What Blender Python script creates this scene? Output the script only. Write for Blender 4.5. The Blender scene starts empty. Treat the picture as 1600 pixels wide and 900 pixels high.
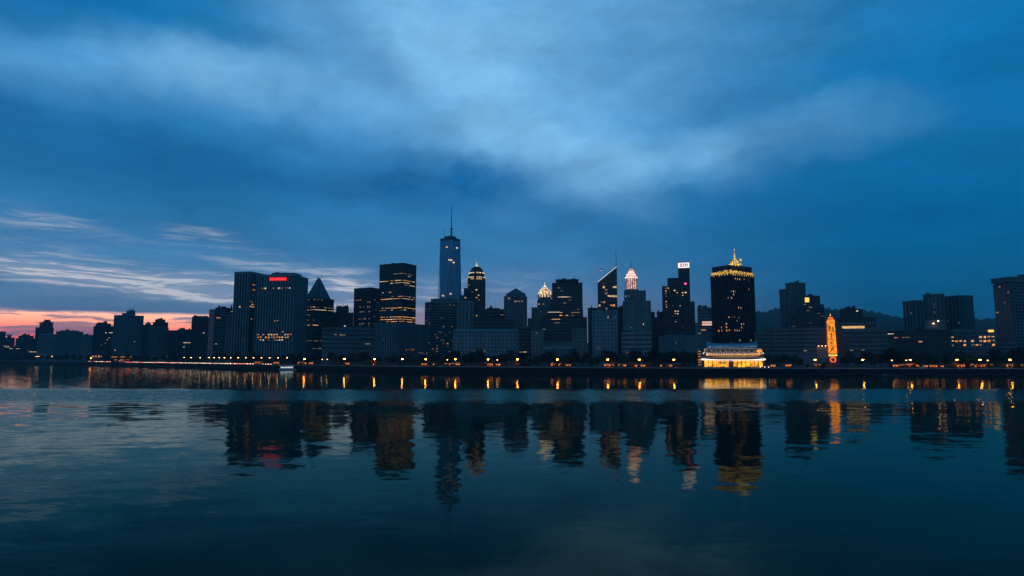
import bpy, math, random
from mathutils import Vector, Matrix

random.seed(7)
scene = bpy.context.scene
col = scene.collection
R = math.radians

# ------------------------------------------------------------------ survey
# The photograph was surveyed as bearings (sight lines); with a distance each
# sight line gives a real place and size in metres.
F, CX, CY = 1000.0, 800.0, 450.0
CAM_H = 17.0
HORIZON = 557.0
PITCH = math.atan((HORIZON - CY) / F)
CP, SP = math.cos(PITCH), math.sin(PITCH)
QUAY = 6.0


def sight(px, py):
    cx, cy = (px - CX) / F, (CY - py) / F
    return Vector((cx, CP - cy * SP, SP + cy * CP))


def east(px, Y, py=520.0):
    d = sight(px, py)
    return d.x / d.y * Y


def ratio(px, py=520.0):
    d = sight(px, py)
    return d.x / d.y


def high(py, Y):
    d = sight(CX, py)
    return CAM_H + d.z / d.y * Y


def project(x, y, z):
    z -= CAM_H
    depth = y * CP + z * SP
    up = -y * SP + z * CP
    return CX + F * x / depth, CY - F * up / depth


SHORE = [(-900, 3600), (-400, 2500), (0, 1700), (150, 1300), (300, 1000), (450, 830), (600, 740), (800, 667),
         (1000, 618), (1200, 598), (1400, 590), (1600, 586), (2000, 584), (2600, 584)]


def shore(px):
    for (a, ya), (b, yb) in zip(SHORE, SHORE[1:]):
        if a <= px <= b:
            t = (px - a) / (b - a)
            # interpolate along the straight quay edge between two surveyed corners
            xa, xb = ratio(a, 580) * ya, ratio(b, 580) * yb
            k = ratio(px, 580)
            # line: (xa + s dx) = k (ya + s dy)
            dx, dy = xb - xa, yb - ya
            s = (k * ya - xa) / (dx - k * dy)
            return ya + s * dy
    return SHORE[-1][1]


# ------------------------------------------------------------------ materials
def new_mat(name):
    m = bpy.data.materials.new(name)
    m.use_nodes = True
    nt = m.node_tree
    return m, nt, nt.nodes['Principled BSDF']


def surface(name, base, rough=0.8, var=0.25, scale=0.15, spec=0.3, metallic=0.0, streak=False):
    m, nt, b = new_mat(name)
    tc = nt.nodes.new('ShaderNodeTexCoord')
    mp = nt.nodes.new('ShaderNodeMapping')
    mp.inputs['Scale'].default_value = (1, 1, 0.25 if streak else 1)
    n = nt.nodes.new('ShaderNodeTexNoise')
    n.inputs['Scale'].default_value = scale
    n.inputs['Detail'].default_value = 6
    n.inputs['Roughness'].default_value = 0.65
    r = nt.nodes.new('ShaderNodeValToRGB')
    lo = [c * (1 - var) for c in base]
    hi = [min(1, c * (1 + var)) for c in base]
    r.color_ramp.elements[0].position = 0.3
    r.color_ramp.elements[0].color = (*lo, 1)
    r.color_ramp.elements[1].position = 0.7
    r.color_ramp.elements[1].color = (*hi, 1)
    nt.links.new(tc.outputs['Object'], mp.inputs['Vector'])
    nt.links.new(mp.outputs['Vector'], n.inputs['Vector'])
    nt.links.new(n.outputs['Fac'], r.inputs['Fac'])
    nt.links.new(r.outputs['Color'], b.inputs['Base Color'])
    b.inputs['Roughness'].default_value = rough
    b.inputs['Specular IOR Level'].default_value = spec
    b.inputs['Metallic'].default_value = metallic
    return m


def emitter(name, colour, strength, sampled=False, var=0.0, scale=0.5):
    m, nt, b = new_mat(name)
    b.inputs['Base Color'].default_value = (0.05, 0.045, 0.04, 1)
    b.inputs['Emission Color'].default_value = (*colour, 1)
    b.inputs['Emission Strength'].default_value = strength
    if var:
        tc = nt.nodes.new('ShaderNodeTexCoord')
        n = nt.nodes.new('ShaderNodeTexNoise')
        n.inputs['Scale'].default_value = scale
        n.inputs['Detail'].default_value = 3
        mr = nt.nodes.new('ShaderNodeMapRange')
        mr.inputs['From Min'].default_value = 0.35
        mr.inputs['From Max'].default_value = 0.65
        mr.inputs['To Min'].default_value = strength * (1 - var)
        mr.inputs['To Max'].default_value = strength * (1 + var)
        nt.links.new(tc.outputs['Object'], n.inputs['Vector'])
        nt.links.new(n.outputs['Fac'], mr.inputs['Value'])
        nt.links.new(mr.outputs['Result'], b.inputs['Emission Strength'])
    m.cycles.emission_sampling = 'AUTO' if sampled else 'NONE'
    return m


def glass(name, base, rough=0.22, spec=0.5, noise=0.0):
    m, nt, b = new_mat(name)
    b.inputs['Base Color'].default_value = (*base, 1)
    b.inputs['Roughness'].default_value = rough
    b.inputs['Specular IOR Level'].default_value = spec
    if noise:
        tc = nt.nodes.new('ShaderNodeTexCoord')
        n = nt.nodes.new('ShaderNodeTexNoise')
        n.inputs['Scale'].default_value = 0.35
        bp = nt.nodes.new('ShaderNodeBump')
        bp.inputs['Strength'].default_value = noise
        bp.inputs['Distance'].default_value = 0.3
        nt.links.new(tc.outputs['Object'], n.inputs['Vector'])
        nt.links.new(n.outputs['Fac'], bp.inputs['Height'])
        nt.links.new(bp.outputs['Normal'], b.inputs['Normal'])
    return m


def curtain(name):
    # smooth blue glass with faint storey lines and uneven panels
    m, nt, b = new_mat(name)
    tc = nt.nodes.new('ShaderNodeTexCoord')
    w = nt.nodes.new('ShaderNodeTexWave')
    w.wave_type, w.bands_direction = 'BANDS', 'Z'
    w.inputs['Scale'].default_value = 0.075
    w.inputs['Distortion'].default_value = 0
    r = nt.nodes.new('ShaderNodeValToRGB')
    r.color_ramp.elements[0].position, r.color_ramp.elements[1].position = 0.1, 0.3
    r.color_ramp.elements[0].color = (0.13, 0.17, 0.21, 1)
    r.color_ramp.elements[1].color = (0.18, 0.23, 0.29, 1)
    nt.links.new(tc.outputs['Object'], w.inputs['Vector'])
    nt.links.new(w.outputs['Fac'], r.inputs['Fac'])
    nt.links.new(r.outputs['Color'], b.inputs['Base Color'])
    b.inputs['Metallic'].default_value = 0.55
    b.inputs['Roughness'].default_value = 0.22
    b.inputs['Specular IOR Level'].default_value = 1.0
    return m


M = {
    'dark': surface('dark_stone', (0.045, 0.058, 0.064), streak=True),
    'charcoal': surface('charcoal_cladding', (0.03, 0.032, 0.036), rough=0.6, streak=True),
    'mid': surface('grey_concrete', (0.12, 0.165, 0.175), streak=True),
    'pale': surface('pale_concrete', (0.20, 0.25, 0.26), streak=True),
    'white': surface('white_cladding', (0.48, 0.54, 0.55), var=0.15, streak=True),
    'stone': surface('weathered_stone', (0.18, 0.195, 0.185), streak=True),
    'brick': surface('brown_brick', (0.12, 0.085, 0.07), streak=True),
    'roof': surface('roof_metal', (0.09, 0.11, 0.12), rough=0.5, spec=0.5),
    'copper': surface('copper_roof', (0.14, 0.24, 0.23), rough=0.6),
    'metal': surface('painted_steel', (0.05, 0.055, 0.06), rough=0.45, spec=0.5),
    'glass': glass('window_glass', (0.008, 0.012, 0.016)),
    'glass_blue': glass('curtain_wall_glass', (0.05, 0.09, 0.13), rough=0.16, spec=1.0, noise=0.05),
    'glass_grey': glass('grey_glass', (0.03, 0.045, 0.06), rough=0.2),
    'leaf': surface('foliage', (0.045, 0.07, 0.03), rough=0.7, var=0.5, scale=0.6),
    'leaf_red': surface('reddish_foliage', (0.16, 0.075, 0.03), rough=0.7, var=0.5, scale=0.6),
    'leaf_dark': surface('dark_foliage', (0.03, 0.05, 0.025), rough=0.7, var=0.5, scale=0.6),
    'bark': surface('bark', (0.07, 0.055, 0.04), rough=0.9, scale=2),
    'asphalt': surface('asphalt', (0.05, 0.05, 0.052), rough=0.85, scale=0.8),
    'paving': surface('paving_stone', (0.2, 0.19, 0.18), rough=0.8, scale=0.5),
    'quay': surface('quay_stone', (0.018, 0.019, 0.018), rough=0.9, var=0.5, scale=0.25, streak=True),
    'coping': surface('coping_stone', (0.35, 0.34, 0.32), rough=0.8),
    'paint': surface('road_paint', (0.7, 0.7, 0.68), rough=0.6, var=0.15, scale=2),
    'earth': surface('city_ground', (0.07, 0.07, 0.065), rough=0.95, scale=0.02),
    'hill': surface('wooded_slope', (0.05, 0.07, 0.06), rough=0.95, var=0.5, scale=0.02),
    'canvas': surface('awning_canvas', (0.30, 0.12, 0.07), rough=0.8),
    'timber': surface('timber', (0.20, 0.12, 0.07), rough=0.7, scale=1.2),
    'panel': surface('poster_board', (0.35, 0.17, 0.12), rough=0.7, var=0.4, scale=0.3, streak=True),
    'rubber': surface('rubber', (0.02, 0.02, 0.02), rough=0.8),
    'carpaint0': surface('silver_paint', (0.35, 0.36, 0.38), rough=0.35, spec=0.6, var=0.05),
    'carpaint1': surface('black_paint', (0.03, 0.03, 0.035), rough=0.3, spec=0.6, var=0.05),
    'carpaint2': surface('red_paint', (0.25, 0.03, 0.03), rough=0.3, spec=0.6, var=0.05),
    'hull': surface('hull_paint', (0.4, 0.42, 0.45), rough=0.4, spec=0.5, var=0.1),
    # things that give off light; crown glows stand in for floodlighting
    'warm': emitter('warm_window_light', (1.0, 0.56, 0.20), 0.75, var=0.5),
    'cream': emitter('cream_window_light', (1.0, 0.74, 0.42), 0.85, var=0.5),
    'amber': emitter('amber_window_light', (1.0, 0.36, 0.07), 0.9, var=0.5),
    'dim': emitter('dim_window_light', (1.0, 0.62, 0.32), 0.22, var=0.6),
    'cool': emitter('cool_window_light', (0.75, 0.9, 1.0), 0.4, var=0.5),
    'faint': emitter('faint_window_light', (0.9, 0.75, 0.5), 0.09, var=0.6),
    'rust': emitter('rust_window_light', (1.0, 0.30, 0.08), 0.5, var=0.6),
    'lamp': emitter('lamp_globe_light', (1.0, 0.33, 0.04), 62, True),
    'lamp_white': emitter('white_lamp_light', (1.0, 0.50, 0.20), 11, True),
    'head': emitter('headlight_glow', (1.0, 0.66, 0.48), 8.5, False),
    'tail': emitter('tail_light_glow', (1.0, 0.16, 0.07), 14.0, False),
    'shop': emitter('shop_lamp_light', (1.0, 0.25, 0.03), 5.0, True),
    'bulb': emitter('string_bulb_light', (1.0, 0.36, 0.07), 1.8, False),
    'bulb_white': emitter('white_bulb_light', (1.0, 0.80, 0.66), 2.6, False),
    'gold': emitter('gold_parapet_glow', (1.0, 0.58, 0.10), .52, True, var=0.95, scale=0.55),
    'gold_hot': emitter('gold_crown_glow', (1.0, 0.66, 0.16), .75, True, var=0.95, scale=0.5),
    'pink': emitter('pink_crown_glow', (1.0, 0.44, 0.33), 0.9, True, var=0.7, scale=0.4),
    'pinkhot': emitter('white_crown_glow', (1.0, 0.78, 0.64), 1.2, True, var=.5, scale=.5),
    'cupola': emitter('cream_crown_glow', (1.0, 0.70, 0.42), 0.75, True, var=0.95, scale=0.45),
    'red': emitter('red_sign_light', (1.0, 0.035, 0.03), 1.5, True),
    'red_dim': emitter('red_board_light', (1.0, 0.02, 0.02), 0.55, True),
    'sign': emitter('white_sign_light', (1.0, 0.84, 0.84), 1.25, True),
    'magenta': emitter('magenta_sign_light', (1.0, 0.10, 0.32), 1.8, True),
    'salmon': emitter('salmon_sign_light', (1.0, 0.62, 0.48), 0.8, True),
    'yellow': emitter('yellow_panel_light', (1.0, 0.60, 0.10), 1.3, True),
    'hall': emitter('hall_interior_light', (1.0, 0.36, 0.02), 1.5, True, var=0.7, scale=0.35),
    'hall_hot': emitter('eaves_strip_light', (1.0, 0.62, 0.22), 2.4, True, var=0.3, scale=0.8),
    'hall_white': emitter('eaves_white_light', (1.0, 0.84, 0.66), 3.0, True),
    'lantern': emitter('lantern_paper_light', (1.0, 0.27, 0.01), 1.15, True, var=0.4, scale=0.3),
    'lantern_red': emitter('ring_light', (1.0, 0.16, 0.03), 1.4, True),
    'white_edge': emitter('white_edge_light', (0.9, 0.93, 1.0), 0.6, True),
    'beacon': emitter('beacon_light', (1.0, 0.12, 0.22), 3.0, False),
    'boat_light': emitter('boat_deck_light', (0.8, 0.88, 1.0), 1.1, True),
}
M['tower_glass'] = curtain('tower_glass')
M['pav_roof'] = surface('slate_blue_tiles', (0.30, 0.36, 0.42), rough=0.5, var=0.3, scale=0.9)
M['panel_lit'] = surface('faded_poster', (0.42, 0.22, 0.16), rough=0.7, var=0.35, scale=0.25, streak=True)
M['ink'] = surface('sign_ink', (0.02, 0.012, 0.01), rough=0.8)


# ------------------------------------------------------------------ object helpers
def tag(o, label=None, cat=None, group=None, kind=None):
    if label:
        o['label'] = label
    if cat:
        o['category'] = cat
    if group:
        o['group'] = group
    if kind:
        o['kind'] = kind
    return o


def empty(name, loc, rz=0.0):
    o = bpy.data.objects.new(name, None)
    o.empty_display_size = 1
    o.location = loc
    o.rotation_euler = (0, 0, rz)
    col.objects.link(o)
    return o


class MB:
    def __init__(self):
        self.v, self.f, self.m = [], [], []

    def quad(self, a, b, c, d, mi=0):
        n = len(self.v)
        self.v += [tuple(a), tuple(b), tuple(c), tuple(d)]
        self.f.append((n, n + 1, n + 2, n + 3))
        self.m.append(mi)

    def box(self, x0, x1, y0, y1, z0, z1, mi=0):
        n = len(self.v)
        self.v += [(x0, y0, z0), (x1, y0, z0), (x1, y1, z0), (x0, y1, z0),
                   (x0, y0, z1), (x1, y0, z1), (x1, y1, z1), (x0, y1, z1)]
        for q in ((0, 3, 2, 1), (4, 5, 6, 7), (0, 1, 5, 4), (1, 2, 6, 5), (2, 3, 7, 6), (3, 0, 4, 7)):
            self.f.append(tuple(n + i for i in q))
            self.m.append(mi)

    def prism(self, poly, z0, z1, mi=0, top=None, zt=None):
        """poly CCW list of (x, y); top optional other polygon; zt optional per-vertex top heights."""
        k = len(poly)
        top = top or poly
        n = len(self.v)
        self.v += [(p[0], p[1], z0) for p in poly]
        self.v += [(p[0], p[1], (zt[i] if zt else z1)) for i, p in enumerate(top)]
        self.f.append(tuple(n + i for i in reversed(range(k))))
        self.m.append(mi)
        self.f.append(tuple(n + k + i for i in range(k)))
        self.m.append(mi)
        for i in range(k):
            j = (i + 1) % k
            self.f.append((n + i, n + j, n + k + j, n + k + i))
            self.m.append(mi)

    def ring(self, poly, d0, d1, z0, z1, mi=0):
        a, b = offset(poly, d0), offset(poly, d1)
        k = len(poly)
        n = len(self.v)
        for P, z in ((a, z0), (b, z0), (b, z1), (a, z1)):
            self.v += [(p[0], p[1], z) for p in P]
        for r in range(4):
            s = (r + 1) % 4
            for i in range(k):
                j = (i + 1) % k
                self.f.append((n + r * k + i, n + r * k + j, n + s * k + j, n + s * k + i))
                self.m.append(mi)

    def cone(self, c, r0, r1, z0, z1, k=12, mi=0):
        n = len(self.v)
        for r, z in ((r0, z0), (r1, z1)):
            for i in range(k):
                a = 2 * math.pi * i / k
                self.v.append((c[0] + r * math.cos(a), c[1] + r * math.sin(a), z))
        self.f.append(tuple(n + i for i in reversed(range(k))))
        self.f.append(tuple(n + k + i for i in range(k)))
        self.m += [mi, mi]
        for i in range(k):
            j = (i + 1) % k
            self.f.append((n + i, n + j, n + k + j, n + k + i))
            self.m.append(mi)

    def lathe(self, c, prof, k=16, mi=0):
        n = len(self.v)
        for r, z in prof:
            for i in range(k):
                a = 2 * math.pi * i / k
                self.v.append((c[0] + r * math.cos(a), c[1] + r * math.sin(a), z))
        for q in range(len(prof) - 1):
            for i in range(k):
                j = (i + 1) % k
                self.f.append((n + q * k + i, n + q * k + j, n + (q + 1) * k + j, n + (q + 1) * k + i))
                self.m.append(mi)
        self.f.append(tuple(n + i for i in reversed(range(k))))
        self.f.append(tuple(n + (len(prof) - 1) * k + i for i in range(k)))
        self.m += [mi, mi]

    def tube(self, a, b, r0, r1=None, k=8, mi=0):
        r1 = r0 if r1 is None else r1
        a, b = Vector(a), Vector(b)
        d = (b - a).normalized()
        u = d.orthogonal().normalized()
        w = d.cross(u)
        n = len(self.v)
        for p, r in ((a, r0), (b, r1)):
            for i in range(k):
                t = 2 * math.pi * i / k
                self.v.append(tuple(p + (u * math.cos(t) + w * math.sin(t)) * r))
        self.f.append(tuple(n + i for i in reversed(range(k))))
        self.f.append(tuple(n + k + i for i in range(k)))
        self.m += [mi, mi]
        for i in range(k):
            j = (i + 1) % k
            self.f.append((n + i, n + j, n + k + j, n + k + i))
            self.m.append(mi)

    def mesh(self, name, mats, smooth=False):
        me = bpy.data.meshes.new(name)
        me.from_pydata(self.v, [], self.f)
        for m in (mats if isinstance(mats, (list, tuple)) else [mats]):
            me.materials.append(M[m] if isinstance(m, str) else m)
        me.polygons.foreach_set('material_index', self.m)
        if smooth:
            me.polygons.foreach_set('use_smooth', [True] * len(me.polygons))
        me.update()
        return me

    def build(self, name, mats, parent=None, smooth=False):
        o = bpy.data.objects.new(name, self.mesh(name, mats, smooth))
        col.objects.link(o)
        if parent:
            o.parent = parent
        return o


def offset(poly, d):
    """Mitred outward offset of a convex CCW polygon."""
    k = len(poly)
    out = []
    for i in range(k):
        p0, p1, p2 = Vector(poly[i - 1]), Vector(poly[i]), Vector(poly[(i + 1) % k])
        e0, e1 = (p1 - p0).normalized(), (p2 - p1).normalized()
        n0, n1 = Vector((e0.y, -e0.x)), Vector((e1.y, -e1.x))
        m = n0 + n1
        m = m / max(0.3, m.length_squared) * 2
        out.append(tuple(p1 + m * d))
    return out


# ------------------------------------------------------------------ buildings
def footprint(x0, x1, Y, xc=None, yaw=None, thick=None, py=500):
    """World polygon (CCW from the front-left corner) whose silhouette spans the sight lines x0..x1."""
    if xc is None:
        k0, k1 = ratio(x0, py), ratio(x1, py)
        km = 0.5 * (k0 + k1)
        mid = Vector((km * Y, Y))
        dr = Vector((mid.y, -mid.x)).normalized()          # to the right, across the line of sight
        back = mid.normalized()

        def meet(k):
            w = (k * mid.y - mid.x) / (dr.x - k * dr.y)
            return mid + dr * w
        a, b = meet(k0), meet(k1)
        t = thick or max(14.0, min(45.0, (b - a).length * 0.8))
        return [tuple(a), tuple(b), tuple(b + back * t), tuple(a + back * t)]
    yaw = R(28 if yaw is None else yaw)
    kc = ratio(xc, py)
    C = Vector((kc * Y, Y))
    az = math.atan2(C.x, C.y)
    dl = Vector((-math.cos(yaw), math.sin(yaw)))
    dr = Vector((math.sin(yaw), math.cos(yaw)))
    rot = Matrix.Rotation(-az, 2)
    dl, dr = rot @ dl, rot @ dr

    def run(k, d):
        return (k * C.y - C.x) / (d.x - k * d.y)
    wl, wr = run(ratio(x0, py), dl), run(ratio(x1, py), dr)
    A, B = C + dl * wl, C + dr * wr
    return [tuple(A), tuple(C), tuple(B), tuple(A + dr * wr)]


STYLE = {   # bay, floor height, spandrel share, pier width, pier depth, spandrel depth
    'band': (3.6, 3.9, 0.55, 0.35, 0.28, 0.35),
    'grid': (3.8, 3.7, 0.42, 1.1, 0.55, 0.35),
    'rib': (4.2, 3.9, 0.35, 1.5, 1.1, 0.30),
    'slot': (5.2, 3.9, 0.30, 2.4, 0.9, 0.25),
    'glass': (3.2, 4.0, 0.22, 0.22, 0.25, 0.16),
    'punch': (4.6, 3.6, 0.52, 2.4, 0.45, 0.40),
}


def volume(root, poly, z0, z1, style='grid', wall='mid', clad=None, zsee=None, rows=(), rnd=0.0, pal=('warm', 'cream', 'dim'),
           glassm='glass', parapet=1.3, bay=None, fh=None, name='wall', zt=None, bandtop=None, dark_edge=None):
    """One block of a building: solid wall, cladding of piers and spandrels, a glazing band per storey, lit windows."""
    o = root.location
    P = [(p[0] - o.x, p[1] - o.y) for p in poly]
    h0, h1 = z0 - o.z, z1 - o.z
    b = MB()
    b.prism(P, h0, h1, zt=zt)
    b.build(name, wall, root)
    clad = clad or wall
    if parapet and not zt:
        c = MB()
        c.ring(P, -0.5, 0.75 if style in ('rib', 'slot') else 0.45, h1 + 0.02, h1 + parapet)
        c.build('parapet', clad, root)
    if style == 'plain':
        return
    b_w, f_h, sp, pw, pd, sd = STYLE[style]
    b_w, f_h = bay or b_w, fh or f_h
    start = h0 if zsee is None else max(h0, zsee - o.z)
    top = (bandtop - o.z) if bandtop else h1 - 0.8
    n = max(1, int((top - start) / f_h))
    f_h = (top - start) / n
    k = len(P)
    centre = sum((Vector(p) for p in poly), Vector((0, 0))) / k
    edges = []
    for i in range(k):
        a, c2 = Vector(P[i]), Vector(P[(i + 1) % k])
        e = c2 - a
        L = e.length
        if L < 1.5:
            continue
        e.normalize()
        nrm = Vector((e.y, -e.x))
        mid = (Vector(poly[i]) + Vector(poly[(i + 1) % k])) / 2
        if nrm.dot(-mid.normalized()) < -0.25:
            continue
        nb = max(1, round(L / b_w))
        edges.append((a, e, nrm, L, nb))
    cl, spn = MB(), MB()
    # piers
    for a, e, nrm, L, nb in edges:
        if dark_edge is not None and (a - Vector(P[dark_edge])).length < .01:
            # shade put into this face: no pale piers, charcoal mullions only
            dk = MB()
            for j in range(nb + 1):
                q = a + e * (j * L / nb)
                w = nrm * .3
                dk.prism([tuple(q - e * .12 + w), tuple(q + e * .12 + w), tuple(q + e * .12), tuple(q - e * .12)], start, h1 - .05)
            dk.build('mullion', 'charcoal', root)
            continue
        for j in range(nb + 1):
            if style == 'band' and j % 3 and j != nb:
                continue
            s = j * L / nb
            s0, s1 = max(0.0, s - pw / 2), min(L, s + pw / 2)
            p, q = a + e * s0, a + e * s1
            w = nrm * pd
            cl.prism([tuple(p + w), tuple(q + w), tuple(q), tuple(p)], start, h1 - 0.05)
    # spandrels
    for f in range(n + 1):
        zb = start + f * f_h
        ze = min(zb + sp * f_h, h1 - 0.1)
        if f == n:
            ze = h1 - 0.1
        if ze - zb > 0.1:
            (spn if style in ('rib', 'slot') else cl).ring(P, -0.01, sd, zb, ze)
    cl.build('cladding', clad, root)
    if spn.v:
        spn.build('cladding', wall, root)
    # glazing bands, one per storey
    for f in range(n):
        zb = start + (f + sp) * f_h
        ze = start + (f + 1) * f_h
        g = MB()
        for a, e, nrm, L, nb in edges:
            w = nrm * 0.05
            base = len(g.v)
            for j in range(nb + 1):
                p = a + e * (j * L / nb) + w
                g.v += [(p.x, p.y, zb + 0.01), (p.x, p.y, ze - 0.01)]
            for j in range(nb):
                q = base + 2 * j
                g.f.append((q, q + 2, q + 3, q + 1))
                g.m.append(0)
        g.build('window_band', glassm, root)
    # lit windows
    cells = []
    for ei, (a, e, nrm, L, nb) in enumerate(edges):
        mid = a + e * (L / 2)
        if nrm.dot(-Vector((mid.x + o.x, mid.y + o.y)).normalized()) < 0.05:
            continue
        for j in range(nb):
            c3 = a + e * ((j + .5) * L / nb)
            for f in range(n):
                X, Yp = project(c3.x + o.x, c3.y + o.y, o.z + start + (f + .5 + sp / 2) * f_h)
                cells.append((ei, j, f, X, Yp))
    lit = {}
    for r_ in rows:
        xm = (r_[1] + r_[2]) / 2
        near = [c for c in cells if r_[1] - 6 <= c[3] <= r_[2] + 6]
        if not near:
            continue
        ref = min(near, key=lambda c: abs(c[3] - xm) + 3 * abs(c[4] - r_[0]))
        if abs(ref[4] - r_[0]) > 6:
            continue
        for c in cells:
            if c[2] == ref[2] and r_[1] <= c[3] <= r_[2] and random.random() < r_[3]:
                lit[c[:3]] = r_[4] if len(r_) > 4 else pal
    for c in cells:
        if c[:3] not in lit and random.random() < rnd:
            lit[c[:3]] = pal
    keys = sorted(lit)
    runs = []
    for kf in keys:
        if style == 'band' and runs and runs[-1][0] == kf[0] and runs[-1][2] == kf[2]:
            pass
        runs.append([kf[0], kf[1], kf[2], 1])
    if style == 'band':
        # neighbouring bays of a ribbon light up together
        runs = []
        for kf in sorted(keys, key=lambda t: (t[0], t[2], t[1])):
            if runs and runs[-1][0] == kf[0] and runs[-1][2] == kf[2] and runs[-1][1] + runs[-1][3] == kf[1] and runs[-1][3] < 4:
                runs[-1][3] += 1
            else:
                runs.append([kf[0], kf[1], kf[2], 1])
    random.shuffle(runs)
    for ei, j, f, cnt in runs:
        if root['lit'] >= 99:
            break
        root['lit'] += 1
        a, e, nrm, L, nb = edges[ei]
        zb = start + (f + sp) * f_h
        ze = start + (f + 1) * f_h
        m_ = 0.12 if style == 'band' else pw / 2 + 0.05
        s0, s1 = j * L / nb + m_, (j + cnt) * L / nb - m_
        if style != 'band' and random.random() < .5:
            cut = (s1 - s0) * random.random() * .45
            s0, s1 = (s0 + cut, s1) if random.random() < .5 else (s0, s1 - cut)
        w = nrm * 0.1
        p, q = a + e * s0 + w, a + e * s1 + w
        hh = (ze - zb) * ((.28 + .32 * random.random()) if style == 'band' else (.42 + .45 * random.random()))
        top_ = ze - 0.06 - (ze - zb - hh) * random.random() * .5
        b2 = MB()
        b2.quad((p.x, p.y, top_ - hh), (q.x, q.y, top_ - hh), (q.x, q.y, top_), (p.x, p.y, top_))
        b2.build('lit_window', random.choice(lit[(ei, j, f)]), root)


CLUTTER = random.Random(99)


def building(name, label, cat, blocks, Y, xc=None, yaw=None, clutter=True, **kw):
    """blocks: list of dicts(x0,x1,y [,yb, xc, dy, ...volume options]). First block sets the place of the thing."""
    root = None
    for b in blocks:
        b = dict(kw, **b)
        x0, x1, yt = b.pop('x0'), b.pop('x1'), b.pop('y')
        yb = b.pop('yb', None)
        Yb = Y + b.pop('dy', 0)
        poly = footprint(x0, x1, Yb, b.pop('xc', xc), b.pop('yaw', yaw), b.pop('thick', None), yt + 25)
        if root is None:
            m = sum((Vector(p) for p in poly), Vector((0, 0))) / len(poly)
            root = empty(name, (m.x, m.y, QUAY))
            root['lit'] = 0
            tag(root, label, cat)
        see = b.pop('see', None)
        # the surveyed height belongs to the near corner
        near = min(Vector(p).length for p in poly)
        near_p = min(poly, key=lambda p: Vector(p).length)
        z1 = high(yt, near_p[1])
        z0 = QUAY if yb is None else high(yb, near_p[1])
        volume(root, poly, z0, z1, zsee=None if see is None else high(see, near_p[1]), **b)
        if z1 > root.get('last', 0):
            top_poly, top_z = poly, z1
        root['last'] = max(z1, root.get('last', 0))
        root['_poly'] = 0
        b_last = poly
    del root['last']
    del root['_poly']
    if clutter:
        A, B, C2 = Vector(top_poly[0]), Vector(top_poly[1]), Vector(top_poly[3])
        w = (B - A).length
        o = root.location
        for i in range(CLUTTER.randint(2, 4)):
            c = A + (B - A) * CLUTTER.uniform(.12, .88) + (C2 - A) * CLUTTER.uniform(.15, .6)
            sx, sy, h = CLUTTER.uniform(.05, .2) * min(w, 40), CLUTTER.uniform(2, 5), CLUTTER.uniform(2.2, 5.0)
            m = MB()
            x, y, z = c.x - o.x, c.y - o.y, top_z - o.z - .2
            if CLUTTER.random() < .3:
                m.cone((x, y), min(sx, 3), min(sx, 3), z, z + h, 10)
                m.build('water_tank', 'metal', root)
            else:
                m.box(x - sx / 2, x + sx / 2, y - sy / 2, y + sy / 2, z, z + h)
                m.build('roof_plant', 'dark', root)
        if CLUTTER.random() < .6:
            c = A + (B - A) * CLUTTER.uniform(.2, .8) + (C2 - A) * .3
            m = MB()
            x, y, z = c.x - o.x, c.y - o.y, top_z - o.z - .2
            m.tube((x, y, z), (x, y, z + CLUTTER.uniform(6, 12)), .22, .12, 6)
            m.build('antenna', 'metal', root)
    return root, b_last


def centre_of(poly):
    m = sum((Vector(p) for p in poly), Vector((0, 0))) / len(poly)
    return m


def mast(root, px, yb, yt, Y, r=0.5, name='mast', mat='metal', rings=()):
    o = root.location
    x = east(px, Y, yt) - o.x
    y = Y - o.y
    m = MB()
    m.tube((x, y, high(yb, Y) - o.z - 1.0), (x, y, high(yt, Y) - o.z), r, r * 0.35, 8)
    for yr, rr, hh in rings:
        z = high(yr, Y) - o.z
        m.cone((x, y), rr, rr, z - hh / 2, z + hh / 2, 10)
    return m.build(name, mat, root)


def plant(root, poly, z, items, mat='metal'):
    """Small roof equipment: boxes at fractions along the roof; each its own part."""
    o = root.location
    A, B, D = Vector(poly[0]), Vector(poly[1]), Vector(poly[3])
    for (u, v, w, d, h) in items:
        c = A + (B - A) * u + (D - A) * v
        m = MB()
        m.box(c.x - o.x - w / 2, c.x - o.x + w / 2, c.y - o.y - d / 2, c.y - o.y + d / 2, z - o.z, z - o.z + h)
        m.build('roof_plant', mat, root)


GOLD = ('warm', 'cream', 'amber', 'dim')
DIMS = ('dim', 'faint', 'rust', 'warm')


# ================================================================== the skyline, from the sunset end on
D = lambda px, extra: shore(px) + extra

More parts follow.
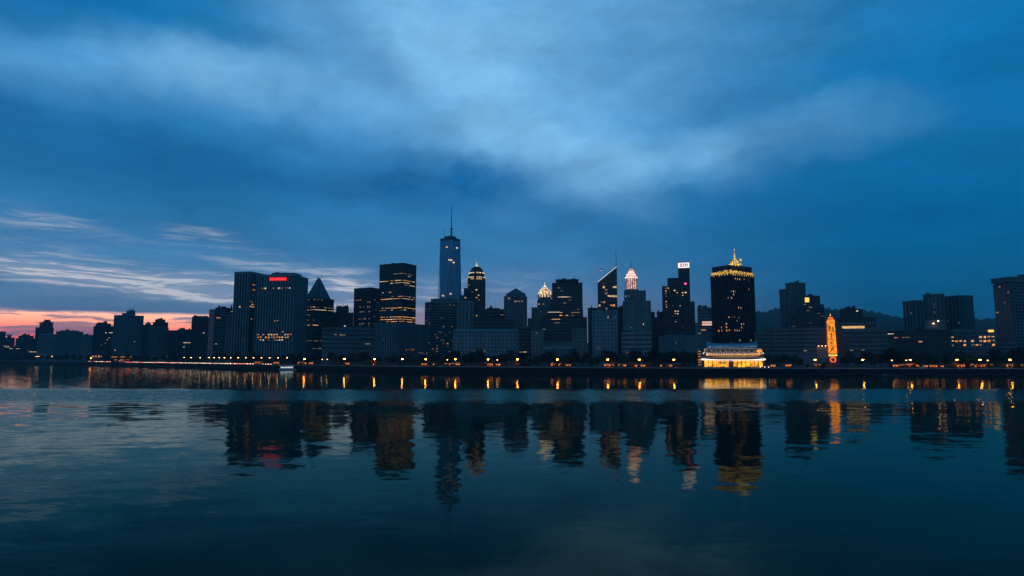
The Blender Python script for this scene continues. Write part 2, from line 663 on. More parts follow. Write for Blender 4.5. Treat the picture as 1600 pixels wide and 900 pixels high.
# --- far low blocks under the pink sky
building('apartment_block', 'small dark block at the sunset end of the skyline, cut by the edge', 'building',
         [dict(x0=-30, x1=7, y=518)], D(10, 300), wall='dark', style='grid', see=552)
building('apartment_block', 'low dark block second from the sunset end, stepped flat roof', 'building',
         [dict(x0=4, x1=21, y=528), dict(x0=9, x1=16, y=524, yb=528, style='plain')], D(15, 260), wall='dark', style='grid', see=552,
         rows=((541, 6, 14, .8, ('cream',)),))
r, p = building('apartment_block', 'dark block with rounded stepped top before the pink sky', 'building',
         [dict(x0=23, x1=56, y=529), dict(x0=27, x1=51, y=525, yb=529, style='plain', dy=4), dict(x0=32, x1=45, y=523, yb=525, style='plain', dy=8)],
         D(40, 220), wall='dark', style='grid', see=552, rows=((545, 18, 33, .7, ('cream', 'dim')), (549, 40, 56, .5, ('dim',))))
r, p = building('apartment_tower', 'narrow dark tower with jagged stepped crown against pink sunset clouds', 'tower',
         [dict(x0=54, x1=82, y=512), dict(x0=60, x1=81, y=507, yb=512, style='plain', dy=4), dict(x0=64, x1=79, y=503, yb=507, style='plain', dy=6),
          dict(x0=67, x1=77, y=500, yb=503, style='plain', dy=8)], D(68, 330), clutter=False, wall='charcoal', style='grid', see=540)
plant(r, p, high(507, D(68, 338)), [(-.5, .2, 4, 4, 6), (1.4, .2, 3, 3, 7)])
building('office_block', 'long low pale office slab below the jagged crowned tower', 'building',
         [dict(x0=58, x1=90, y=523), dict(x0=62, x1=84, y=522, yb=523.3, style='plain', thick=8)], D(75, 120), wall='pale', style='band', see=552)
building('office_block', 'wide low dark office block with flat roof sheds, beside the pale slab', 'building',
         [dict(x0=86, x1=128, y=518.5), dict(x0=92, x1=122, y=517, yb=518.5, style='plain', dy=8)], D(105, 150), wall='mid', style='grid', see=550)
building('office_block', 'small pale ribbed block left of the round shouldered dark tower', 'building',
         [dict(x0=127, x1=147, y=524)], D(137, 170), wall='pale', style='rib', see=552)
building('apartment_tower', 'dark tower with rounded shoulders and a few lit upper windows', 'tower',
         [dict(x0=145, x1=178, y=510), dict(x0=148, x1=172, y=506, yb=510, style='plain', dy=3), dict(x0=151, x1=166, y=504.5, yb=506, style='plain', dy=6)],
         D(160, 170), wall='charcoal', style='grid', see=552, rnd=.02, rows=((519, 163, 168, .9, ('white_edge', 'cream')), (519.5, 170, 176, .8, ('cream',)), (524, 163, 168, .7, ('cream',))))
r, p = building('apartment_tower', 'broad stepped apartment tower with penthouse, tallest against the pink clouds', 'tower',
         [dict(x0=177, x1=223, y=493), dict(x0=189, x1=210, y=490, yb=493, style='plain', dy=4), dict(x0=196, x1=210, y=486.5, yb=490, style='plain', dy=6)],
         D(200, 170), wall='mid', style='grid', see=552, rnd=.004)
plant(r, p, high(486.5, D(200, 176)), [(.3, .3, 1, 1, 7), (.75, .3, 1, 1, 8), (.6, .6, 2, 2, 3)])
building('office_block', 'plain low annex joined beside the broad stepped apartment tower', 'building',
         [dict(x0=221, x1=238, y=508), dict(x0=226, x1=234, y=505.5, yb=508, style='plain')], D(230, 240), wall='dark', style='band', see=552)
r, p = building('apartment_tower', 'dark tower with a ragged octagonal cap and pale banded lower floors', 'tower',
         [dict(x0=233, x1=262, y=512, wall='mid', style='band'), dict(x0=238, x1=261, y=504, yb=512, style='grid', dy=3), dict(x0=241, x1=257, y=500, yb=504, style='plain', dy=6),
          dict(x0=245, x1=253, y=498.5, yb=500, style='plain', dy=9)], D(247, 150), wall='dark', see=555)
building('office_block', 'long low dark block between the octagonal capped tower and a square tower', 'building',
         [dict(x0=262, x1=302, y=517), dict(x0=276, x1=298, y=515.5, yb=517, style='plain', dy=6)], D(280, 190), wall='dark', style='band', see=555,
         rows=((537, 281, 302, .35, ('cream', 'dim')), (541, 284, 294, .4, ('cream',))))
building('apartment_tower', 'plain square dark tower at the edge of the pink glow', 'tower',
         [dict(x0=299, x1=327, y=496), dict(x0=301, x1=324, y=494.5, yb=496, style='plain', dy=5)], D(313, 200), xc=None, wall='dark', style='grid', see=555,
         rows=((521, 312, 320, .5, ('cream',)),))
r, p = building('office_tower', 'dark office tower with cluttered roof beside the tall ribbed slab', 'tower',
         [dict(x0=326, x1=366, y=484, xc=334, yaw=62, wall='mid'), dict(x0=336, x1=362, y=481.5, yb=484, style='plain', dy=14)], D(345, 160), wall='dark', style='band', see=555,
         rows=((497, 338, 343, .9, ('amber',)), (488, 360, 367, .9, ('cream',)), (538, 333, 342, .5, ('cream',))))
plant(r, p, high(481.5, D(345, 180)), [(.2, .3, 3, 3, 4), (.5, .3, 6, 4, 3), (.95, .3, 2, 2, 6)])
building('office_block', 'narrow pale blue slab wedged against the foot of the ribbed twin slabs', 'building',
         [dict(x0=354, x1=370, y=493)], D(360, 110), wall='pale', style='rib', see=552, rows=((552, 357, 366, .6, ('amber',)),))

# --- the ribbed twin slabs
r, p = building('office_tower', 'tall pale ribbed slab tower with shaded side, first of the twin slabs', 'tower',
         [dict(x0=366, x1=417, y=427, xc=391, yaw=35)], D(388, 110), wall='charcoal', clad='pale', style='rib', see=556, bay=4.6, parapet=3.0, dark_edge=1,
         rows=((440, 394, 406, .6, ('cream', 'dim')), (446, 394, 404, .6, DIMS), (455, 394, 408, .55, DIMS), (462, 394, 404, .4, DIMS), (471, 390, 410, .7, ('cream', 'dim')), (475, 390, 410, .7, ('cream', 'dim')),
               (479, 390, 404, .75, ('cream', 'warm')), (501, 392, 404, .6, DIMS), (478, 373, 377, .9, ('cream',))))
r, p = building('office_tower', 'broad ribbed slab tower carrying a small red roof sign', 'tower',
         [dict(x0=400, x1=480, y=431, xc=459, yaw=24), dict(x0=424, x1=470, y=428.5, yb=431, xc=459, yaw=24, style='plain', dy=6)], D(435, 90), wall='dark', clad='pale', style='rib', see=556, bay=4.0, parapet=2.4,
         rows=((450, 408, 456, .55, ('dim', 'cream')), (500, 423, 436, .6, DIMS), (523, 400, 458, .72, ('amber', 'warm', 'warm')), (528, 400, 458, .72, ('amber', 'warm')),
               (532, 400, 458, .5, ('cream', 'dim')), (519, 440, 456, .3, ('warm',))))
o = r.location
ys = D(435, 90)
A, B = Vector(p[0]), Vector(p[1])
for nm in ('rail',):
    m = MB()
    P = [(q[0] - o.x, q[1] - o.y) for q in p]
    z = high(431, ys) - o.z
    m.ring(P, -.3, -.1, z + 5.4, z + 5.7)
    for i in range(len(P)):
        a, b = Vector(P[i]), Vector(P[(i + 1) % len(P)])
        for s in range(9):
            c = a.lerp(b, s / 9)
            m.box(c.x - .15, c.x + .15, c.y - .15, c.y + .15, z + 2.3, z + 5.4)
    m.build('railing', 'metal', r)
# red sign on the front face of the slab
poly_sign = footprint(400, 480, ys, 459, 24, None, 456)
A, B = Vector(poly_sign[0]), Vector(poly_sign[1])
e = (B - A).normalized()
n = Vector((e.y, -e.x))


def along(px, A, e):
    k = ratio(px, 436)
    return (k * A.y - A.x) / (e.x - k * e.y)


s0, s1 = along(422, A, e), along(449, A, e)
sg = MB()
for d0, d1, mi in ((1.2, 1.7, 0),):
    a, b = A + e * s0 + n * d0, A + e * s1 + n * d0
    c, d = A + e * s1 + n * d1, A + e * s0 + n * d1
    pl = [tuple(q - Vector((o.x, o.y))) for q in (d, c, b, a)]
    sg.prism(pl, high(438.5, ys) - o.z, high(433, ys) - o.z)
board = sg.build('sign_board', 'red_dim', r)
lt_ = MB()
for i, hgt in enumerate((1.0, .7, .75, .7, .95, .7, .7, 1.0, .7, .7)):
    u0 = .04 + i * .095
    for du, dw, v0, v1 in ((0, .022, .12, .12 + .76 * hgt), (.045, .022, .12, .12 + .62 * hgt), (.0, .067, .45, .58)):
        a, b = A + e * (s0 + (s1 - s0) * (u0 + du)) + n * 1.95, A + e * (s0 + (s1 - s0) * (u0 + du + dw)) + n * 1.95
        zz0, zz1 = high(438.5, ys) - o.z, high(433, ys) - o.z
        oo = Vector((o.x, o.y))
        lt_.prism([tuple(a - oo), tuple(b - oo), tuple(b - n * .2 - oo), tuple(a - n * .2 - oo)], zz0 + (zz1 - zz0) * v0, zz0 + (zz1 - zz0) * v1)
lt_.build('lettering', 'red', board)

# --- pyramid tower
Y = D(498, 190)
r, p = building('office_tower', 'dark tower with a steep pointed pyramid roof beside the red sign slab', 'tower',
         [dict(x0=474, x1=521, y=466, xc=489, yaw=55), ], Y, clutter=False, wall='dark', style='band', see=556, parapet=0.8,
         rows=((480.5, 474, 520, .7, ('cream', 'dim', 'dim')), (484, 474, 520, .85, ('cream', 'warm')), (491, 476, 490, .5, DIMS), (500, 480, 505, .25, DIMS), (510, 477, 500, .3, DIMS), (466, 480, 505, .5, ('dim',)),
               (532, 480, 504, .7, ('cream', 'dim')), (546, 487, 504, .8, ('dim', 'warm'))))
o = r.location
P = [(q[0] - o.x, q[1] - o.y) for q in footprint(477, 517, Y + 4, 489, 55, None, 470)]
c = sum((Vector(q) for q in P), Vector((0, 0))) / 4
top = [tuple(c + (Vector(q) - c) * .11) for q in P]
m = MB()
m.prism(P, high(465.5, Y + 4) - o.z, high(434, Y + 18) - o.z, top=top)
m.build('pyramid_roof', 'roof', r)
mast(r, 497, 434, 428, Y + 18, .35)
mast(r, 494, 434, 430, Y + 18, .25)
mast(r, 503.5, 434, 429.5, Y + 18, .25)

r, p = building('office_tower', 'dark blocky tower with spiky roof antennas, between pyramid roof and square glass block', 'tower',
         [dict(x0=519, x1=551, y=489), dict(x0=525, x1=544, y=480, yb=489, dy=4)], D(535, 330), wall='charcoal', style='grid', see=512, rnd=.01)
z = high(480, D(535, 334))
plant(r, p, z, [(.05, .3, .9, .9, 6), (.2, .3, .9, .9, 3), (.35, .5, 3, 3, 3.5), (.55, .3, .9, .9, 5), (.75, .5, 2.4, 2.4, 4), (.93, .3, .9, .9, 6)])

# low wide blocks in front
building('office_block', 'low wide concrete block with ribbon windows before the pyramid roofed tower', 'building',
         [dict(x0=503, x1=592, y=514), dict(x0=512, x1=580, y=512.5, yb=514, style='plain', dy=10)], D(545, 70), wall='mid', clad='mid', style='band', see=549, fh=5.2,
         rows=((523, 521, 540, .55, ('dim',)), (534.5, 565, 582, .4, ('dim',))))
building('office_block', 'grey block of tall slot windows at the foot of the gold banded dark tower', 'building',
         [dict(x0=586, x1=668, y=506, xc=621, yaw=38)], D(620, 60), wall='mid', clad='mid', style='slot', see=566, bay=4.0,
         rows=((545.5, 634, 648, .8, ('amber',)), (551, 655, 668, .8, ('amber',)), (531, 594, 600, .7, ('dim',))))

building('office_tower', 'square dark glass block with a dim grid of windows', 'tower',
         [dict(x0=553, x1=600, y=455, xc=579, yaw=40)], D(575, 240), wall='dark', style='grid', see=512, parapet=6.0,
         rnd=.04, pal=('dim', 'faint', 'faint'), rows=((468, 556, 566, .8, ('dim',)), (472, 570, 578, .6, ('dim',)), (478, 560, 578, .5, ('dim',)), (488, 560, 578, .45, ('dim',)), (497, 560, 578, .5, ('dim',)), (505, 560, 578, .6, ('dim',))))
building('office_tower', 'tall black tower striped with gold rows of lit windows', 'tower',
         [dict(x0=593, x1=650, y=411.5, xc=629.5, yaw=38)], D(622, 210), wall='charcoal', clad='charcoal', style='band', see=505, parapet=1.0, bay=3.0, fh=3.3,
         rows=((428, 616, 630, .95, GOLD), (430, 630, 645, .8, GOLD), (434.5, 637, 645, .6, GOLD), (438, 594, 632, .85, GOLD), (441, 594, 612, .8, GOLD), (441, 632, 648, .85, GOLD), (443.5, 608, 640, .8, GOLD), (446, 632, 648, .8, GOLD), (456, 597, 612, .8, GOLD),
               (462, 612, 648, .8, GOLD), (465.5, 594, 650, .9, GOLD), (468, 594, 615, .7, GOLD), (480, 597, 650, .9, GOLD), (484.5, 593, 606, .8, GOLD), (483, 606, 650, .4, GOLD), (495, 594, 650, .95, GOLD), (499, 594, 650, .97, GOLD), (503, 600, 650, .7, ('amber', 'warm'))))

# --- glass spire tower
Y = 1180.0
r, p = building('office_block', 'dark stepped office block at the base of the tall glass spire tower', 'building',
         [dict(x0=664, x1=717, y=473, xc=672, yaw=60), dict(x0=673, x1=722, y=468.5, yb=473, style='plain', dy=20)], 930, wall='mid', style='band', see=553,
         rnd=.07, pal=('dim', 'faint', 'faint'), rows=((520, 664, 700, .25, DIMS), (528, 664, 700, .25, DIMS), (536, 664, 716, .25, DIMS), (545, 672, 684, .5, ('amber', 'dim')), (478, 700, 716, .4, ('dim',))))
k0, k1 = ratio(683.5, 440), ratio(719, 440)
cx = (k0 + k1) / 2 * Y
hw = (k1 - k0) / 2 * Y * 1.0
root = empty('glass_spire_tower', (cx, Y + hw, QUAY))
tag(root, 'tallest tower, pale blue tapering glass with chamfered corners and a spire', 'skyscraper')
az = math.atan2(cx, Y)
zb, zt = high(541, Y) - QUAY, high(374, Y) - QUAY


def sq(h, a):
    return [(h * math.sqrt(2) * math.cos(a + math.pi / 4 + i * math.pi / 2), h * math.sqrt(2) * math.sin(a + math.pi / 4 + i * math.pi / 2)) for i in range(4)]


base, topq = sq(hw, -az + R(8)), sq(hw * .63, -az + R(8) + R(45))
m = MB()
m.prism(base, 0, zb)
m.build('podium', 'glass_grey', root)
g = MB()
bv = [Vector((x, y, zb)) for x, y in base]
tv = [Vector((x, y, zt)) for x, y in topq]
for i in range(4):
    j = (i + 1) % 4
    # upright triangle on each base edge, inverted triangle on each corner
    g.v += [tuple(bv[i]), tuple(bv[j]), tuple(tv[i])]
    g.f.append((len(g.v) - 3, len(g.v) - 2, len(g.v) - 1))
    g.v += [tuple(bv[j]), tuple(tv[j]), tuple(tv[i])]
    g.f.append((len(g.v) - 3, len(g.v) - 2, len(g.v) - 1))
    g.m += [0, 0]
g.v += [tuple(t) for t in tv]
g.f.append(tuple(range(len(g.v) - 4, len(g.v))))
g.m.append(0)
g.build('glass_facade', 'tower_glass', root)
m = MB()
for i in range(4):
    for q in (tv[i], tv[i - 1]):
        m.tube(tuple(bv[i]), tuple(q), .55, .45, 6)
m.build('edge_trim', 'white', root)
m = MB()
m.prism([tuple(Vector(q) * .97) for q in topq], zt, zt + 3)
m.ring(topq, -.8, .5, zt, zt + 4.5)
m.build('parapet', 'metal', root)
m = MB()
m.cone((0, 0), hw * .55, hw * .5, zt + 3, zt + 8.5, 20)
m.build('roof_ring', 'metal', root)
for i in range(7):
    a = i * .9 + .3
    m = MB()
    cxx, cyy = hw * .6 * math.cos(a), hw * .6 * math.sin(a)
    m.box(cxx - 1.2, cxx + 1.2, cyy - 1.2, cyy + 1.2, zt + 3, zt + 6 + (i % 3) * 1.6)
    m.build('roof_plant', 'metal', root)
zs = high(320, Y + hw) - QUAY
m = MB()
m.tube((2, 0, zt + 3), (2, 0, zt + 26), 1.7, 1.1, 8)
m.tube((2, 0, zt + 26), (2, 0, zs), .9, .3, 8)
for z, rr in ((zt + 17, 2.6), (zt + 23, 2.9), (zt + 25, 2.2)):
    m.cone((2, 0), rr, rr, z, z + 1.2, 10)
m.build('spire', 'metal', root)
m = MB()
m.tube((-11, 0, zt + 3), (-11, 0, high(352, Y) - QUAY), .45, .2, 6)
m.build('antenna', 'metal', root)
for px, py in ((698, 386), (714, 387.5), (702, 406), (705, 406.5), (709, 410), (692, 462), (704, 459)):
    # a lit office behind the facade
    Yq = Y - hw * .02
    x, z = east(px, Yq, py) - cx, high(py, Yq) - QUAY
    m = MB()
    m.box(x - 1.6, x + 1.6, -hw - 1.0, -hw - .7, z - 1.3, z + 1.3)
    m.build('lit_window', 'cream', root)

# blocks around the spire tower
building('office_block', 'pale slab with vertical ribs directly beside the glass spire tower', 'building',
         [dict(x0=715, x1=739, y=472)], 900, wall='mid', clad='pale', style='slot', see=515, bay=5.0)
Y = 960.0
r, p = building('office_tower', 'setback tower with ringed lights and a rounded cupola, beside the glass spire', 'tower',
         [dict(x0=731, x1=758, y=435, style='grid'), dict(x0=725, x1=737, y=451, dy=-12, thick=30), dict(x0=719, x1=729, y=462, dy=-6, thick=26, wall='mid')], Y, clutter=False, wall='dark', style='grid', see=512, parapet=.8,
         rnd=.025, pal=DIMS, rows=((452, 742, 756, .35, GOLD), (460, 746, 752, .6, ('cream',)), (467, 746, 752, .6, ('warm',))))
o = r.location
c = Vector((0, 0))
hwid = (ratio(757, 430) - ratio(732, 430)) * Y / 2
zz = lambda py: high(py, Y + 8) - QUAY
m = MB()
m.lathe(c, [(hwid * 1.0, zz(435)), (hwid * .98, zz(428)), (hwid * .86, zz(427.5)), (hwid * .82, zz(423)), (hwid * .62, zz(419)), (hwid * .3, zz(416.5)), (hwid * .12, zz(416))], 20)
m.build('cupola', 'charcoal', r)
for py, rr, mt in ((434.6, 1.06, 'cream'), (427.6, .93, 'cream'), (437.5, 1.1, 'warm')):
    m = MB()
    k = 26
    for i in range(k):
        a = 2 * math.pi * i / k
        if i % 4 == 3:
            continue
        q = Vector((math.cos(a), math.sin(a))) * hwid * rr
        m.box(q.x - .9, q.x + .9, q.y - .9, q.y + .9, zz(py), zz(py) + 1.3)
    m.build('ring_light', mt, r)
m = MB()
m.lathe(c, [(2.2, zz(416)), (1.6, zz(414)), (.5, zz(412.5)), (.25, zz(409))], 10)
m.build('finial', 'cream', r)

building('office_block', 'dark flat block between the cupola tower and the hip roofed tower', 'building',
         [dict(x0=756, x1=791, y=484.5), dict(x0=761, x1=780, y=482.8, yb=484.5, style='plain', dy=6)], 860, wall='charcoal', style='band', see=512, rnd=.02, pal=('dim', 'faint', 'faint'))
building('office_block', 'dark wide block rising behind the low green roofed block', 'building',
         [dict(x0=739, x1=800, y=500)], 790, wall='dark', style='band', see=514, rnd=.02, pal=('dim', 'faint', 'faint'))
r, p = building('office_block', 'long low block with pale green roof edge and punched windows', 'building',
         [dict(x0=708, x1=812, y=517, style='punch')], D(760, 62), clutter=False, wall='pale', clad='pale', see=553, parapet=0, bay=4.2, fh=4.0, rnd=.012, pal=('dim', 'faint', 'faint'))
o = r.location
P = [(q[0] - o.x, q[1] - o.y) for q in p]
z = high(517, D(760, 62)) - o.z
m = MB()
m.prism(offset(P, 1.0), z, z + 2.2, top=offset(P, -4))
m.build('hip_roof', 'copper', r)
Y = 800.0
r, p = building('office_tower', 'tower with a low hipped pyramid cap, between two dark stepped neighbours', 'tower',
         [dict(x0=788, x1=823, y=464, xc=None)], Y, clutter=False, wall='mid', style='grid', see=552, parapet=1.0, rnd=.01, pal=('dim', 'faint', 'faint'),
         rows=((468, 789, 798, .6, ('dim', 'cream')), (470, 803, 816, .6, ('dim',)), (493, 806, 812, .6, ('dim',))))
o = r.location
P = [(q[0] - o.x, q[1] - o.y) for q in footprint(791, 821, Y + 2, py=470)]
c = sum((Vector(q) for q in P), Vector((0, 0))) / 4
m = MB()
m.prism(P, high(464, Y) - o.z, high(459.5, Y) - o.z)
m.prism(offset(P, .6), high(459.5, Y) - o.z, high(450.5, Y + 10) - o.z, top=[tuple(c + (Vector(q) - c) * .06) for q in P])
m.build('hip_roof', 'roof', r)
building('office_block', 'dark infill block with two glowing sign strips near its foot', 'building',
         [dict(x0=812, x1=834, y=515)], D(820, 75), wall='charcoal', style='band', see=560, rnd=.02, rows=((549, 813, 824, .9, ('cream', 'amber')), (552, 813, 824, .8, ('cream',))))

# --- lit dome and stepped dark tower
Y = 880.0
r, p = building('office_tower', 'stepped stone tower topped by a floodlit cream dome', 'tower',
         [dict(x0=840, x1=863, y=469, style='punch'), dict(x0=831, x1=868, y=481, dy=-8), dict(x0=825, x1=880, y=498, dy=-16)], Y, clutter=False, wall='stone', style='punch', see=528, parapet=.8, rnd=.05, pal=DIMS,
         rows=((486, 832, 866, .5, ('cream', 'warm')), (474, 842, 850, .7, DIMS), (506, 825, 832, .5, ('warm',))))
zz = lambda py: high(py, Y + 8) - QUAY
hwid = (ratio(862, 455) - ratio(841, 455)) * Y / 2
c = Vector((0, 0))
m = MB()
m.lathe(c, [(hwid * 1.05, zz(469)), (hwid * 1.05, zz(467.5)), (hwid * .95, zz(467)), (hwid * .95, zz(465))], 20)
m.build('drum', 'stone', r)
m = MB()
m.lathe(c, [(hwid * .9, zz(465)), (hwid * .9, zz(461))], 20)
m.build('drum_glow', 'cupola', r)  # drum stone glows itself in place of floodlighting
m = MB()
for i in range(14):
    a = 2 * math.pi * i / 14
    q = Vector((math.cos(a), math.sin(a))) * hwid * .98
    m.box(q.x - .8, q.x + .8, q.y - .8, q.y + .8, zz(465), zz(460.5))
m.build('colonnade_edge', 'stone', r)
m = MB()
m.lathe(c, [(hwid * 1.04, zz(460.5)), (hwid * 1.0, zz(459)), (hwid * .92, zz(456)), (hwid * .76, zz(453)), (hwid * .5, zz(450)), (hwid * .2, zz(448.3))], 20)
m.build('dome', 'cupola', r)  # floodlighting is put into the dome as its own glow
m = MB()
m.lathe(c, [(1.8, zz(448.3)), (1.4, zz(446.5)), (.4, zz(445)), (.2, zz(441))], 8)
m.build('finial', 'pinkhot', r)
r, p = building('office_tower', 'dark stepped tower with flat notched top, beside the lit cream dome', 'tower',
         [dict(x0=863, x1=910, y=443), dict(x0=869, x1=904, y=437.5, yb=443, style='plain', dy=5), dict(x0=856, x1=911, y=486, dy=-14), dict(x0=848, x1=917, y=497, dy=-24)], 830,
         wall='charcoal', clad='dark', style='band', see=540, parapet=1.2, rnd=.015, pal=DIMS,
         rows=((455, 874, 878, .8, ('dim',)), (463.5, 868, 900, .6, ('dim', 'cream')), (471, 884, 896, .5, ('dim',)), (487.5, 855, 880, .75, GOLD), (487, 880, 908, .6, ('warm', 'dim')), (492, 876, 910, .6, ('warm', 'amber')), (484, 900, 908, .7, GOLD),
               (498.5, 856, 876, .5, GOLD), (502, 860, 876, .4, GOLD), (507, 868, 880, .5, ('cream', 'dim'))))
mast(r, 875, 437, 428, 850, .3, 'antenna')
mast(r, 898, 437, 429, 850, .3, 'antenna')
Y = D(870, 62)
r, p = building('museum', 'classical stone building with a row of columns before the dark stepped tower', 'museum',
         [dict(x0=848, x1=898, y=542.5, style='plain', wall='stone', dy=6), dict(x0=830, x1=849, y=518.5), dict(x0=895, x1=917, y=514.5), dict(x0=849, x1=898, y=535, dy=16, see=536)], Y, clutter=False, wall='stone', style='punch', see=556, parapet=1.2,
         rows=((523, 838, 842, .8, ('dim',)), (522, 900, 914, .3, ('dim',))))
o = r.location
A, B = Vector(footprint(848, 898, Y, py=560)[0]), Vector(footprint(848, 898, Y, py=560)[1])
e = (B - A)
n = Vector((e.y, -e.x)).normalized()
zt = high(545, Y) - o.z
for i in range(12):
    q = A + e * ((i + .5) / 12) + n * 2.6 - Vector((o.x, o.y))
    m = MB()
    m.lathe(q, [(1.15, 0), (1.15, .8), (.85, 1.0), (.72, zt - 1.2), (1.1, zt - .6), (1.1, zt)], 12)
    m.build('column', 'pale', r)
m = MB()
P = [tuple(q - Vector((o.x, o.y))) for q in (A + n * 4.2, B + n * 4.2, B, A)]
m.prism(P, zt, zt + 2.4)
m.build('entablature', 'pale', r)

# --- slanted top tower
building('office_block', 'dark narrow block behind the pale front block below the slanted tower', 'building',
         [dict(x0=919, x1=934, y=482.5)], 800, wall='dark', style='band', see=548)
building('office_block', 'pale stone front block with regular punched windows below the slanted tower', 'building',
         [dict(x0=926, x1=964.5, y=487)], D(945, 70), wall='pale', clad='pale', style='punch', see=566, bay=3.8, fh=3.9, rnd=.012, pal=('dim', 'faint', 'faint'),
         rows=((532, 952, 958, .7, ('dim',)), (536, 950, 956, .5, ('dim',)), (494, 938, 962, .25, DIMS)))
Y = 860.0
poly = footprint(934, 964, Y, py=445)
m0 = centre_of(poly)
root = empty('office_tower', (m0.x, m0.y, QUAY))
root['lit'] = 0
tag(root, 'dark glass tower with slanted white edged roof and thin mast', 'tower')
zl, zr_ = high(441, Y), high(417.5, Y)
volume(root, poly, QUAY, zr_, style='glass', wall='charcoal', clad='metal', glassm='glass', zsee=high(490, Y), bandtop=zl - 1, zt=[zl - QUAY, zr_ - QUAY, zr_ - QUAY, zl - QUAY],
       rnd=.05, pal=DIMS, rows=((450, 937, 946, .7, ('cream', 'warm')), (447, 958, 964, .6, ('warm',)), (462, 951, 964, .85, ('warm', 'amber')), (465, 951, 964, .85, ('warm', 'cream')), (459, 952, 960, .5, ('warm',)), (478, 954, 960, .6, ('amber',)), (471, 937, 947, .5, DIMS), (484, 944, 950, .6, ('cream',)), (488, 936, 943, .5, ('warm',))))
# the cladding stops at the low eave; replace the overshooting top by the sloped glass itself
for ch in list(root.children):
    if ch.name.startswith('cladding'):
        for v in ch.data.vertices:
            A = Vector(poly[0]) - m0
            B = Vector(poly[1]) - m0
            t = max(0, min(1, (Vector(v.co[:2]) - A).dot(B - A) / (B - A).length_squared))
            lim = (zl + t * (zr_ - zl)) - QUAY - .3
            if v.co.z > lim:
                v.co.z = lim
A, B = Vector(poly[0]) - m0, Vector(poly[1]) - m0
n = Vector(((B - A).y, -(B - A).x)).normalized()
m = MB()
a, b = A + n * .9, B + n * .9
m.tube((a.x, a.y, zl - QUAY + .4), (b.x, b.y, zr_ - QUAY + .4), .5, .5, 8)
m.build('roof_edge_light', 'white_edge', root)
m = MB()
q = B - (B - A).normalized() * .6
m.tube((q.x, q.y, zr_ - QUAY - 3), (q.x, q.y, high(392, Y) - QUAY), .5, .22, 8)
m.build('mast', 'metal', root)

building('office_block', 'narrow dark block squeezed between slanted tower and pink crowned tower', 'building',
         [dict(x0=964, x1=976, y=482)], 780, wall='charcoal', style='grid', see=545, rnd=.06, pal=('warm', 'dim'))

# --- pink crowned tower
Y = 760.0
r, p = building('office_tower', 'stepped stone tower with a glowing pink white columned crown', 'tower',
         [dict(x0=974, x1=1017, y=471, style='punch'), dict(x0=976, x1=1009, y=455, yb=471, style='punch', dy=4)], Y, clutter=False, wall='stone', clad='stone', see=520, parapet=1.0, bay=3.4, rnd=.008, pal=('dim', 'faint', 'faint'),
         rows=((462, 978, 985, .6, ('dim', 'cream')), (507.5, 1003, 1009, .9, ('cream',)), (511, 984, 992, .4, ('dim',))))
cpx = 986.5
o = r.location
cc = Vector((east(cpx, Y + 14, 440) - o.x, Y + 14 - o.y))
zz = lambda py: high(py, Y + 14) - QUAY
hwid = (ratio(996.5, 445) - ratio(976.8, 445)) * (Y + 14) / 2
m = MB()
m.lathe(cc, [(hwid * .86, zz(455)), (hwid * .8, zz(434.5))], 24)
m.build('crown_glow', 'pink', r)  # inner drum glows in place of floodlights on the stone
m = MB()
for i in range(16):
    a = 2 * math.pi * i / 16
    q = cc + Vector((math.cos(a), math.sin(a))) * hwid * .95
    q2 = cc + Vector((math.cos(a), math.sin(a))) * hwid * .86
    m.tube((q.x, q.y, zz(455)), (q2.x, q2.y, zz(435)), .55, .5, 6)
m.build('colonnade_edge', 'white', r)
m = MB()
m.lathe(cc, [(hwid * 1.12, zz(455)), (hwid * 1.12, zz(453.5)), (hwid, zz(453.3)), (hwid, zz(452.5))], 24)
m.build('crown_base', 'stone', r)
for py, r0, r1, py2 in ((435, .98, .98, 433), (431, .76, .7, 428.5), (426.5, .52, .45, 424.5)):
    m = MB()
    m.lathe(cc, [(hwid * r0, zz(py)), (hwid * r0, zz(py2 + .4)), (hwid * r1, zz(py2))], 24)
    m.build('crown_ring', 'pinkhot', r)
m = MB()
m.lathe(cc, [(hwid * .8, zz(433)), (hwid * .72, zz(431)), (hwid * .62, zz(428.5)), (hwid * .5, zz(426.5)), (hwid * .4, zz(424.5)), (hwid * .3, zz(421.5)), (hwid * .1, zz(419.5))], 24)
m.build('crown_dome', 'pink', r)  # rings and dome emit the floodlighting themselves
m = MB()
m.tube((cc.x, cc.y, zz(420)), (cc.x, cc.y, zz(407)), .4, .15, 6)
m.build('spire', 'metal', r)
building('office_block', 'low banded block at the foot of the pink crowned tower', 'building',
         [dict(x0=972, x1=1018, y=521)], D(995, 65), wall='pale', clad='pale', style='band', see=565, fh=4.4, bay=4, rows=((554, 978, 984, .8, ('dim', 'cream')), (553, 1000, 1006, .8, ('dim',))))
building('office_block', 'dark narrow block beside the pink crowned tower, shorter than it', 'building',
         [dict(x0=1014, x1=1023, y=489)], 790, wall='dark', style='grid', see=545)
building('office_block', 'small dark stepped block before the white sign tower', 'building',
         [dict(x0=1022, x1=1038, y=497), dict(x0=1027, x1=1036, y=489, yb=497, dy=6, style='plain')], 850, wall='charcoal', style='grid', see=530, rnd=.04, pal=('dim', 'faint', 'faint'))

